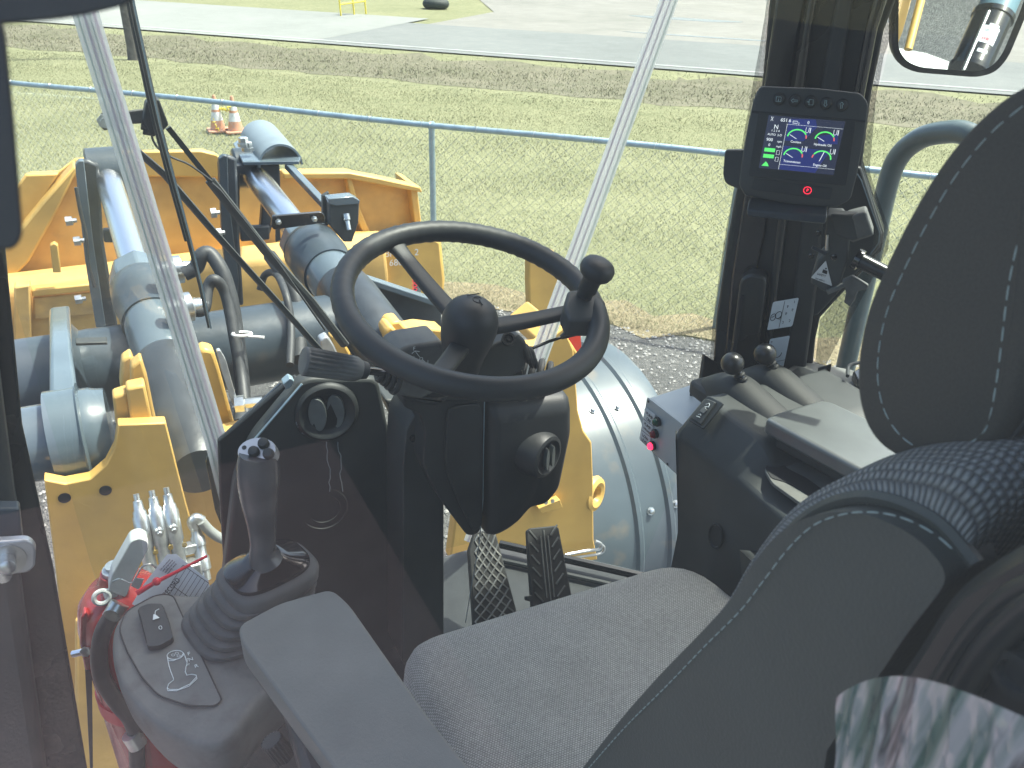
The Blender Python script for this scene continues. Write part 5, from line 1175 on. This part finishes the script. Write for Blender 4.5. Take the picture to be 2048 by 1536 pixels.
# pump alarm box
ab = thing('alarm_box', at(1310,880,x=.92), 'light grey alarm box with green and red lamps labelled PUMP ON, PUMP FAILURE, LOW LEVEL', 'alarm box')
q = [at(1294,794,x=.9), at(1392,862,x=.9), at(1346,942,x=.9), at(1277,880,x=.9)]
q = [at(1294,794,x=.9), at(1378,858,x=.9), at(1362,960,x=.9), at(1278,879,x=.9)]
pl4 = rnd([q[0], at(1395,872,x=.9), at(1372,967,x=.9), q[3]], .005)
MB().prism(pl4, (.004,0,0)).build('face_plate', M['box'], ab, bevel=.001)
MB().prism([p+V((.004,0,-.001)) for p in rnd([q[0]+V((0,-.003,0)), at(1390,870,x=.9), at(1370,960,x=.9), q[3]+V((0,-.003,.004))], .003)], (.13,.0,.012)).build('housing', M['box'], ab, bevel=.003)
fr = Fr(at(1294,794,x=.8985), at(1348,834,x=.8985), at(1278,879,x=.8985))
MB().prism([fr(.03,.22), fr(.40,.22), fr(.40,.98), fr(.03,.98)], fr.n*.0006).build('label_strip', M['decal'], ab)
mb = MB()
for v in (.49,.75): mb.tube([fr(.03,v,.0008), fr(.4,v,.0008)], .0005, 4)
mb.build('label_rules', M['ink'], ab)
for t1, t2, v in (('PUMP','ON',.33),('PUMP','FAILURE',.57),('LOW','LEVEL',.84)):
    lettering(t1, fr, .215, v, .010, M['ink'], ab, .0014, 'CENTER'); lettering(t2, fr, .215, v+.1, .010 if t2 != 'FAILURE' else .0066, M['ink'], ab, .0014, 'CENTER')
for (u, v), m, em in (((1317,843),'ledgrn',0),((1312,867),'ledoff',0),((1307,891),'ledred',1)):
    c = at(u, v, x=.8985); MB().lathe(c, (-1,0,0), [(0,.0098),(.006,.0098),(.0065,.0085)], 24).build('lamp_bezel', M['black'], ab)
    MB().lathe(c+V((-.006,0,0)), (-1,0,0), [(0,.0078),(.003,.0076),(.006,.006),(.0075,.003),(.0078,.0)], 24).build('lamp_lens', M[m], ab)
for (u, v) in ((1297,803),(1282,878),(1335,928)):
    MB().lathe(at(u, v, x=.8992), (-1,0,0), [(0,.0026),(.001,.0026),(.001,.001),(.0005,.0005)], 10).build('screw', M['darkst'], ab)
o = MB().tube(spl(ats([(1382,800),(1384,778),(1396,768),(1412,774),(1420,784)], y=1.16), 6), .003, 8).build('alarm_cable', M['hose']); tag(o, 'short black cable looping from the alarm box to the console', 'cable')
o = MB().prism(ats([(1410,710),(1446,733),(1436,790),(1398,790)], y=1.22), (0,.01,0)).build('mounting_plate', M['black'], None, bevel=.002); tag(o, 'dark upright mounting plate behind the lever boots', 'plate')

# ------------------------------------------------------------------ display
mo = thing('display_monitor', at(1608,290,d=1.24), 'dark square machine monitor with five buttons, lit gauges and a red park lamp', 'monitor')
mn = V((-.62,-.74,.16)).normalized(); mp_ = at(1608,290,d=1.22)
def mq(l, h=0): return [atp(a, b, mp_+mn*h, mn) for a, b in l]
case = [(1520,172),(1632,176),(1722,186),(1738,206),(1730,270),(1716,345),(1702,400),(1672,416),(1580,408),(1490,392),(1478,370),(1484,320),(1494,260),(1508,196)]
body = rnd(mq(case), .006)
bc2 = sum(body, V((0,0,0)))/len(body)
MB().loft([[bc2+(p-bc2)*.9-mn*.04 for p in body], [bc2+(p-bc2)*.985-mn*.022 for p in body], [p-mn*.006 for p in body], [bc2+(p-bc2)*.992-mn*.001 for p in body], [bc2+(p-bc2)*.975+mn*.0 for p in body]]).build('casing', M['black2'], mo, ang=60)
fr = Fr(*mq([(1538.7,231.3),(1689,244),(1519,334.8)], .002))
MB().prism(rnd(mq([(1517,224),(1712,241),(1692,372),(1497,352)], .0005), .004), mn*.001).build('screen_surround', M['black'], mo, bevel=.0005)
MB().prism(fr.rect(-.01,-.01,1.01,1.01,-.0008), fr.n*.001).build('screen', M['screen'], mo)
H1 = .0008
def sp_(poly, m, name='gauge_background', h=H1): return MB().prism([fr(a, b, h) for a, b in poly], fr.n*.0003).build(name, M[m], mo)
sp_([(.27,.03),(.62,.0),(.66,.14),(.52,.42),(.27,.44)], 'sblue'); sp_([(.7,.30),(.95,.22),(.97,.42),(.72,.46)], 'sblue'); sp_([(.27,.54),(.9,.56),(.82,.78),(.76,1.0),(.27,1.0)], 'sblue')
mb = MB(); 
def ln(mb, pts, w=.0007, h=.0014): mb.tube([fr(a, b, h) for a, b in pts], w/2, 4)
ln(mb, [(.25,.13),(1,.13)], .0004); ln(mb, [(.26,.13),(.26,1)], .0004); ln(mb, [(.26,.9),(1,.9)], .0004)
gs = [(.42,.36,0),(.79,.36,0),(.42,.72,0),(.80,.72,1)]
for gx, gy, k in gs:
    a0 = R(150) if not k else R(75); ex_ = .13
    ln(mb, [(gx, gy+.03), (gx-.1, gy-.04)] if not k else [(gx-.02, gy+.05), (gx+.02, gy-.13)], .0009)
    ln(mb, [(gx+.10, gy-.2), (gx+.1, gy-.12), (gx+.12, gy-.1), (gx+.14, gy-.12), (gx+.14, gy-.2)], .0006); ln(mb, [(gx+.16, gy-.2), (gx+.16, gy-.1)], .0009)
ln(mb, [(.03,.02),(.06,.02),(.03,.09),(.06,.09),(.03,.02)], .0005)
for k in range(2): ln(mb, [(.19,.64+k*.13),(.23,.64+k*.13),(.23,.72+k*.13),(.19,.72+k*.13),(.19,.64+k*.13)], .0005)
ln(mb, [(.33,.06),(.39,.06),(.39,.1),(.33,.1),(.33,.06)], .0008); mb.build('gauge_needles', M['swhite'], mo)
mg, mr_ = MB(), MB()
for gx, gy, k in gs:
    arc_ = [(gx+.125*math.cos(R(d)), gy-.145*math.sin(R(d))) for d in range(178, 18, -8)]
    if not k: ln(mg, arc_, .0019); ln(mr_, [(gx+.125*math.cos(R(d)), gy-.145*math.sin(R(d))) for d in (22, 10, -4)], .0019)
    else: ln(mg, [(gx+.125*math.cos(R(d)), gy-.145*math.sin(R(d))) for d in range(150, -8, -8)], .0019); ln(mr_, [(gx+.125*math.cos(R(d)), gy-.145*math.sin(R(d))) for d in (178, 166, 154)], .0019)
for k in range(2): mg.prism([fr(.02,.61+k*.12,.001), fr(.165,.61+k*.12,.001), fr(.165,.68+k*.12,.001), fr(.02,.68+k*.12,.001)], fr.n*.0004)
mg.prism([fr(.02,.96,.001), fr(.05,.91,.001), fr(.07,.87,.001), fr(.1,.91,.001), fr(.12,.96,.001)], fr.n*.0004)
mg.build('gauge_arc', M['sgreen'], mo); mr_.build('gauge_red_zone', M['sred'], mo)
for t_, a, b, s_, al in (('651.6',.16,.06,.0068,'LEFT'),('2',.40,.1,.004,'LEFT'),('0',.52,.07,.0058,'LEFT'),('N',.12,.2,.0085,'CENTER'),('1 2 3 4',.12,.275,.0042,'CENTER'),('AUTO  2-D',.12,.35,.0042,'CENTER'),('900',.02,.45,.0062,'LEFT'),('rpm',.17,.47,.0042,'LEFT'),('0',.06,.55,.0055,'LEFT'),('mph',.17,.565,.0042,'LEFT'),
                          ('Coolant',.42,.45,.0046,'CENTER'),('Hydraulic Oil',.78,.46,.0046,'CENTER'),('Transmission',.42,.83,.0046,'CENTER'),('Engine Oil',.8,.85,.0046,'CENTER')):
    lettering(t_, fr, a, b, s_, M['swhite'], mo, .0014, al)
for k, (u, v) in enumerate(((1558,198),(1589.5,201),(1620.7,203.5),(1652,206.5),(1684,210))):
    c, = mq([(u, v)], -.0005); MB().lathe(c, mn, [(0,.0095),(.002,.0093),(.0025,.0084),(.0012,.0078),(.003,.0074),(.0042,.006),(.0046,.003),(.0047,0)], 28).build('button', M['black'], mo)
    bf = Fr(*mq([(u-8,v-8),(u+8,v-7),(u-9.5,v+8)], .0052)); mb = MB()
    def bs(l): mb.tube([bf(a, b, 0) for a, b in l], .00045, 4)
    if k == 0: bs([(.2,.2),(.8,.2),(.8,.8),(.2,.8),(.2,.2)]); bs([(.5,.3),(.5,.35)]); bs([(.5,.45),(.5,.7)]); bs([(.4,.7),(.6,.7)])
    elif k == 2: bs([(.4,.2),(.9,.2),(.9,.85),(.4,.85),(.4,.2)]); bs([(.1,.5),(.35,.5)]); bs([(.25,.4),(.36,.5),(.25,.6)])
    else:
        arw = [(.1,.5),(.4,.25),(.4,.4),(.9,.4),(.9,.6),(.4,.6),(.4,.75),(.1,.5)]
        if k == 3: arw = [(b_, 1-a_) for a_, b_ in arw]
        if k == 4: arw = [(b_, a_) for a_, b_ in arw]
        bs(arw)
    mb.build('button_symbol', mat('dim_symbol', (.3,.42,.42), .5) if 'dimsym' not in M else M['dimsym'], mo)
MB().prism(mq([(1504,221),(1731,241),(1730,245),(1503,226)], -.0006), mn*.0012).build('casing_groove', M['ink'], mo)
MB().prism(rnd(mq([(1508,355),(1666,376),(1660,400),(1503,379)], -.0004), .003), mn*.0012).build('lamp_window', M['black'], mo, bevel=.0004)
pf_ = Fr(*mq([(1609,373),(1623,374.5),(1607,387)], .0016)); lettering('P', pf_, .5, .5, .0062, M['pred'], mo, .0004, 'CENTER')
mb = MB(); mb.tube([pf_(.5+.55*math.cos(t), .5+.5*math.sin(t), .0003) for t in (i*.35 for i in range(19))], .0004, 4); mb.build('lamp_ring', M['pred'], mo)
MB().prism(rnd(mq([(1450,300),(1500,300),(1496,385),(1452,368),(1446,350)], -.03), .006), -mn*.035).build('side_box', M['black2'], mo, bevel=.004)
MB().loft([mq([(1500,392),(1655,404),(1652,430),(1498,415)], -.012), mq([(1492,418),(1656,434),(1650,450),(1494,434)], .01)]).build('bracket', M['barrel' if 0 else 'darkst'], mo, bevel=.003)
MB().prism(mq([(1560,400),(1640,410),(1600,440),(1560,436)], -.03), -mn*.10).build('mounting_arm', M['black'], mo)

# ------------------------------------------------------------------ latch with grab bar
la = thing('window_latch', at(1690,500,d=1.3), 'black faceted window latch with hook handle and a white triangle SAFETY decal', 'latch')
lp_ = at(1690,500,d=1.33)
def lq(l, h=0): return [atp(a, b, lp_+pn*h, pn) for a, b in l]
MB().prism(rnd(lq([(1654,432),(1686,433),(1700,470),(1696,520),(1680,570),(1652,586),(1620,566),(1634,522),(1658,500),(1650,470)]), .004), -pn*.045).build('latch_body', M['black2'], la, bevel=.004)
MB().loft([lq([(1659,428),(1692,430),(1704,482),(1672,470)], .004), lq([(1682,420),(1732,424),(1750,470),(1706,486)], -.012)]).build('latch_cover', M['black2'], la, bevel=.002)
MB().prism(rnd(lq([(1692,434),(1732,424),(1748,470),(1706,484)], .0), .004), -pn*.035).build('latch_cover', M['greyp'], la, bevel=.004)
a, b = lq([(1714,518)], .0)[0], lq([(1812,568)], .02)[0]
MB().rod(a, b, .0125, 24).build('grab_bar', M['pillar'], la); MB().lathe(a, b-a, [(-.004,.012),(-.003,.017),(.006,.017),(.007,.012)], 24).build('bar_collar', M['gloss'], la)
MB().prism(rnd(lq([(1684,562),(1704,552),(1738,572),(1734,580),(1716,582),(1710,600),(1700,614),(1688,606),(1692,586)], .008), .003), -pn*.010).build('hook_handle', M['greyp'], la, bevel=.002)
MB().prism(lq([(1652,582),(1694,566),(1694,573),(1656,590)], .006), -pn*.01).build('hook_bar', M['greyp'], la, bevel=.001)
for u, v in ((1637,466),(1622,512),(1668,514)): MB().lathe(lq([(u, v)], .0)[0], pn, [(0,.005),(.002,.005),(.003,.003)], 14).build('screw', M['gloss'], la)
MB().rod(lq([(1624,494)], .004)[0], lq([(1652,508)], .004)[0], .003, 10).build('latch_pin', M['darkst'], la)
MB().rod(lq([(1655,470)], .006)[0], lq([(1653,500)], .006)[0], .0022, 8).build('latch_pin', M['zinc'], la)
tri = rnd(lq([(1651.7,521),(1622,555),(1664.4,572)], .0015), .002)
MB().prism(tri, pn*.0006).build('triangle_decal', M['white'], la)
fr = Fr(*lq([(1636,530),(1664,541),(1628,556)], .0026))
lettering('SAFETY', fr, .42, .60, .0052, M['ink'], la, .0, 'CENTER', sx=.85); lettering('live with it', fr, .42, .95, .0042, M['ink'], la, .0, 'CENTER', sx=.85)
mb = MB(); mb.lathe(fr(.58,.02,0), fr.n, [(0,.0013),(.0005,.0013)], 12); mb.prism([fr(.42,.15), fr(.72,.15), fr(.75,.4), fr(.4,.4)], fr.n*.0005); mb.build('figure_mark', M['ink'], la)

# ------------------------------------------------------------------ outside right: grab rail and mirror
hr = MB().tube(spl(ats([(1660,880),(1690,740),(1722,600),(1752,470),(1778,360),(1800,310),(1842,276),(1895,264),(1935,268),(1985,300)], x=1.45), 6), .0215, 18).build('grab_rail', mat('rail_paint', (.1,.14,.15), .3, noise=.3, nscale=9, coat=.3)); tag(hr, 'dark grey bent tube grab rail outside the right window', 'grab rail')
mi = thing('exterior_mirror', at(1920,60,d=1.9), 'rounded exterior mirror outside the right window reflecting the machine side', 'mirror')
vdir = ray(1920, 40).normalized(); wdir = V((.12,-.84,-.52)).normalized(); mnn = (wdir-vdir).normalized(); mc = at(1920,60,d=1.9)
def mi_(l, h=0): return [atp(a, b, mc+mnn*h, mnn) for a, b in l]
mout = [(1795,-150),(1786,0),(1784,100),(1800,132),(1832,146),(1955,156),(1992,146),(2018,116),(2058,20),(2110,-150)]
minn = [(1806,-140),(1797,0),(1796,98),(1812,122),(1840,134),(1952,143),(1982,134),(2004,108),(2042,16),(2090,-140)]
hb = rnd(mi_(mout), .02, 5)
hc_ = sum(hb, V((0,0,0)))/len(hb)
MB().loft([hb, [hc_+(p-hc_)*1.01-mnn*.02 for p in hb], [hc_+(p-hc_)*.9-mnn*.06 for p in hb]]).build('mirror_housing', M['rubber'], mi, bevel=.004)
MB().prism(rnd(mi_(minn, .0015), .018, 5), mnn*.002).build('mirror_glass', mat('silvered_glass', (.78,.84,.84), .015, metal=1), mi)
def refl(p): return p-mnn*(2*(p-mc).dot(mnn))
def vpt(u, v, k): return refl(mc+(at(u, v, d=1.9+k)-mc))            # a thing seen in the mirror, put back where it really stands
lr = thing('grease_reservoir', vpt(1950,140,1.2), 'tall dark grease reservoir with a LINCOLN label standing behind the cab', 'reservoir')
a, b = vpt(1935,142,1.15), vpt(2010,-25,1.15); ax = (b-a).normalized(); Lr = (b-a).length
MB().lathe(a, ax, [(0,.07),(0,.072),(.015,.075),(.02,.068),(Lr*.62,.068),(Lr*.63,.074),(Lr*.68,.074)], 40).build('tank', M['gloss'], lr)
MB().lathe(a+ax*Lr*.68, ax, [(0,.066),(.01,.066),(Lr*.4,.064)], 40).build('cap', mat('blue_cap', (.12,.2,.24), .4), lr)
MB().rod(vpt(1925,138,1.05), vpt(1976,20,1.05), .006, 8).build('side_rod', M['zinc'], lr)
vw = (mc-a).normalized(); rad = (vw-ax*vw.dot(ax)).normalized(); sd2 = ax.cross(rad)
if sd2.dot(refl(mc+rt)-refl(mc)) > 0: sd2 = -sd2
def lab(u, v0, w, h, m, par, name, cc=None):
    pts = [a+ax*v+(rad*math.cos(t)+sd2*math.sin(t))*.0695 for v, ts in ((v0, [u-w/2+w*i/8 for i in range(9)]), (v0+h, [u+w/2-w*i/8 for i in range(9)])) for t in ts]
    mb = MB(); lo_ = pts[:9]; hi_ = list(reversed(pts[9:])); mb.loft([lo_, hi_, [p+ (p-a-ax*((p-a).dot(ax)))*.01 for p in hi_], [p+(p-a-ax*((p-a).dot(ax)))*.01 for p in lo_]], closed=False); return mb.build(name, M[m], par)
lab(-.25,Lr*.24,.8,.065,'decal',lr,'label_plate'); lab(-.25,Lr*.24+.008,.7,.014,'redz',lr,'label_stripe'); lab(-.3,Lr*.42,.5,.014,'decal',lr,'label_plate'); lab(-.25,Lr*.13,.5,.013,'decal',lr,'label_plate')
tdir = (rad*math.cos(-.25)+sd2*math.sin(-.25)); rgt = (sd2*math.cos(-.25)-rad*math.sin(-.25))
if rgt.cross(ax).dot(tdir) < 0: rgt = -rgt
p0 = a+ax*(Lr*.24+.046)+tdir*.0712; f3 = Fr(p0-rgt*.03+ax*.01, p0+rgt*.03+ax*.01, p0-rgt*.03-ax*.01); f3.n = tdir
lettering('LINCOLN', f3, .5, .5, .0155, M['ink'], lr, .0012, 'CENTER')
yr = thing('yellow_handrail', vpt(1800,120,1.6), 'yellow tubular handrail and side panel behind the cab, seen in the mirror', 'handrail')
MB().rod(vpt(1815,98,1.9), vpt(1856,-60,1.9), .018, 12).build('rail', M['yellow'], yr)
MB().prism([vpt(1780,120,2.0), vpt(1800,70,2.0), vpt(1836,-60,2.0), vpt(1770,-60,2.0)], (0,0,.02)).build('side_panel', M['yellow'], yr)
bl2 = MB().prism([vpt(1795,95,2.6), vpt(1850,105,2.6), vpt(1905,125,2.6), vpt(1905,150,2.6), vpt(1795,150,2.6)], (0,0,-.05)).build('rear_step', M['frame']); tag(bl2, 'blue grey rear deck plate behind the cab seen low in the mirror', 'deck plate')

# ------------------------------------------------------------------ grease injectors and fittings on the left
ib = thing('grease_injectors', at(305,1120,y=2.1), 'row of three zinc plated grease injectors on a manifold in front of the cab', 'grease injector block')
for k, (u, v, u2, v2) in enumerate(((272,988,304,1150),(303,981,334,1140),(332,975,362,1135))):
    t0 = at(u, v, y=2.1); t1 = at(u2, v2, y=2.0); ax = (t1-t0).normalized(); L = (t1-t0).length
    MB().lathe(t0, ax, [(0,0),(0,.008),(.018,.008),(.02,.012),(.045,.014),(.05,.018),(.06,.0185),(.065,.0215),(.15,.0215),(.155,.018),(L,.0175)], 20).build('injector', M['zinc'], ib)
    MB().lathe(t0+ax*.1+V((0,-.025,0)), (0,-1,0), [(0,.012),(.01,.012),(.012,.007),(.02,.007)], 12).build('grease_fitting', M['zinc'], ib)
    c = at(u2-18, v2-50, y=2.0); MB().lathe(c+V((.03,-.02,0)), (0,-1,.2), [(0,.007),(.008,.007),(.009,.003)], 10).build('brass_plug', M['brass'], ib)
MB().box(at(328,1150,y=2.02), .2, .05, .05).build('manifold', M['zinc'], ib, bevel=.005)
el = thing('pipe_elbow', at(400,1100,y=2.05), 'zinc pipe elbow and stacked fittings right of the three injectors', 'pipe fitting')
a, b = at(390,1050,y=2.08), at(412,1160,y=2.0)
ax = (b-a).normalized(); L = (b-a).length
MB().lathe(a, ax, [(0,.014),(.03,.016),(.035,.02),(.06,.02),(.062,.017),(.09,.017),(.095,.021),(.13,.021),(.135,.015),(L,.015)], 14).build('stacked_fitting', M['zinc'], el)
MB().tube(spl(ats([(390,1055),(385,1044),(392,1037),(404,1042)], y=2.07), 5), .016, 12).build('elbow', M['zinc'], el)
MB().box(at(377,1096,y=2.05), .06, .03, .03).build('side_port', M['zinc'], el, bevel=.005)
o = MB().tube(spl(ats([(402,1042),(420,1062),(445,1078),(480,1084),(540,1090)], y=2.06), 6), .0145, 12).build('grease_hose', mat('grey_hose', (.28,.3,.29), .5)); tag(o, 'pale grey hose leading right from the pipe elbow', 'hose', 'hydraulic hoses')

# ------------------------------------------------------------------ fire extinguisher
fe = thing('fire_extinguisher', at(270,1620,y=1.24), 'red fire extinguisher with white lever, black hose and inspection tag beside the control pod', 'fire extinguisher')
c0 = at(262,1262,y=1.24)
tx = c0.x
MB().lathe((tx,1.24,1.72), (0,0,1), [(0,.07),(.01,.078),(.42,.078),(.46,.07),(.485,.052),(.50,.03),(.52,.024)], 40).build('tank', M['red'], fe)
MB().lathe((tx,1.24,2.235), (0,0,1), [(0,.02),(.012,.02),(.014,.014),(.02,.014)], 18).build('valve', M['pin'], fe)
def xp(l, y, dy, name, m, bevel=.002, r=.0): 
    p = ats(l, y=y); p = rnd(p, r) if r else p
    return MB().prism(p, (0,dy,0)).build(name, M[m], fe, bevel=bevel)
xp([(216,1182),(224,1150),(262,1082),(280,1076),(296,1082),(298,1094),(262,1168),(252,1196)], 1.2, .03, 'lever', 'white', .004, .006)
lw = at(198,1196,y=1.2); MB().ring(lw+V((.004,0,0)), (.1,-1,.2), .0115, .004, 24, 8).build('lever_eye', M['white'], fe)
xp([(206,1190),(222,1184),(246,1196),(240,1212),(214,1212)], 1.205, .02, 'lower_lever', 'white', .003, .004)
xp([(216,1180),(254,1186),(250,1206),(236,1222),(214,1208)], 1.21, .03, 'valve_block', 'pin', .003)
MB().rod(at(240,1206,y=1.19), at(222,1236,y=1.18), .0155, 16).build('hose_ferrule', M['zinc'], fe)
MB().tube(spl(ats([(224,1232),(206,1264),(198,1310),(206,1360),(236,1408),(262,1440),(272,1480),(276,1580)], y=1.16), 6), .0135, 12).build('hose', M['hose'], fe)
MB().rod(at(262,1468,y=1.155), at(276,1490,y=1.15), .016, 16).build('hose_clip', M['zinc'], fe)
MB().lathe((tx,1.24,1.955), (0,0,1), [(0,.0795),(0,.081),(.032,.081),(.032,.0795)], 40).build('strap', M['redz'], fe)
xp([(162,1236),(170,1226),(177,1232),(176,1290),(192,1308),(192,1340),(170,1342),(160,1290)], 1.2, .02, 'bracket', 'red', .003)
xp([(170,1340),(184,1342),(186,1540),(180,1540)], 1.22, .01, 'bracket_rail', 'darkst', .001)
MB().rod(at(146,1308,y=1.2), at(172,1302,y=1.19), .006, 10).build('bracket_pin', M['chrome'], fe)
MB().lathe(at(172,1302,y=1.185), (-.3,-1,.2), [(0,.009),(.004,.009),(.006,.004)], 6).build('bracket_bolt', M['zinc'], fe)
# tag
tp = at(345,1150,y=1.12); tn = V((-.25,-.85,.45)).normalized()
tq = lambda l, h=0: [atp(a, b, tp+tn*h, tn) for a, b in l]
MB().prism(tq([(334,1109),(352,1108),(416,1160),(424,1190),(366,1230),(300,1230),(264,1208),(288,1168)]), -tn*.0006).build('inspection_tag', M['decal'], fe)
f4 = Fr(*tq([(330,1150),(372,1112),(362,1230)], .0008))
lettering('INSPECTION RECORD', Fr(*tq([(300,1212),(352,1138),(330,1240)], .0008)), -.35, .12, .0115, M['ink'], fe, 0, sx=.75)
for k, t_ in enumerate(('Do not remove','until ordered by','qualified person','monthly check')):
    lettering(t_, Fr(*tq([(318+k*4.6,1138+k*2.4),(338+k*4.6,1109+k*2.4),(326+k*4.6,1146+k*2.4)], .0008)), 0, .3, .0036, M['ink'], fe, 0)
mb = MB(); ft = Fr(*tq([(316,1208),(366,1130),(368,1244)], .0009))
for k in range(8): mb.tube([ft(0, k/7), ft(1, k/7)], .00035, 4)
for k in (0,.5,1): mb.tube([ft(k, 0), ft(k, 1)], .0004, 4)
mb.build('tag_rules', M['ink'], fe)
MB().tube(ats([(274,1186),(312,1164),(360,1140),(414,1112)], y=1.1), [.0045,.0032,.0026,.0022], 8).build('zip_tie', M['redz'], fe)
MB().ball(at(313,1163,y=1.098), .0065, 12).build('zip_tie_head', M['redz'], fe)
MB().tube(spl(ats([(224,1164),(240,1158),(262,1166),(274,1150),(284,1134),(300,1128),(312,1136)], y=1.15), 6), .0014, 6).build('pin_chain', M['zinc'], fe)
xp([(262,1172),(270,1156),(288,1158),(278,1180)], 1.15, .001, 'seal_tag', 'pin', 0)
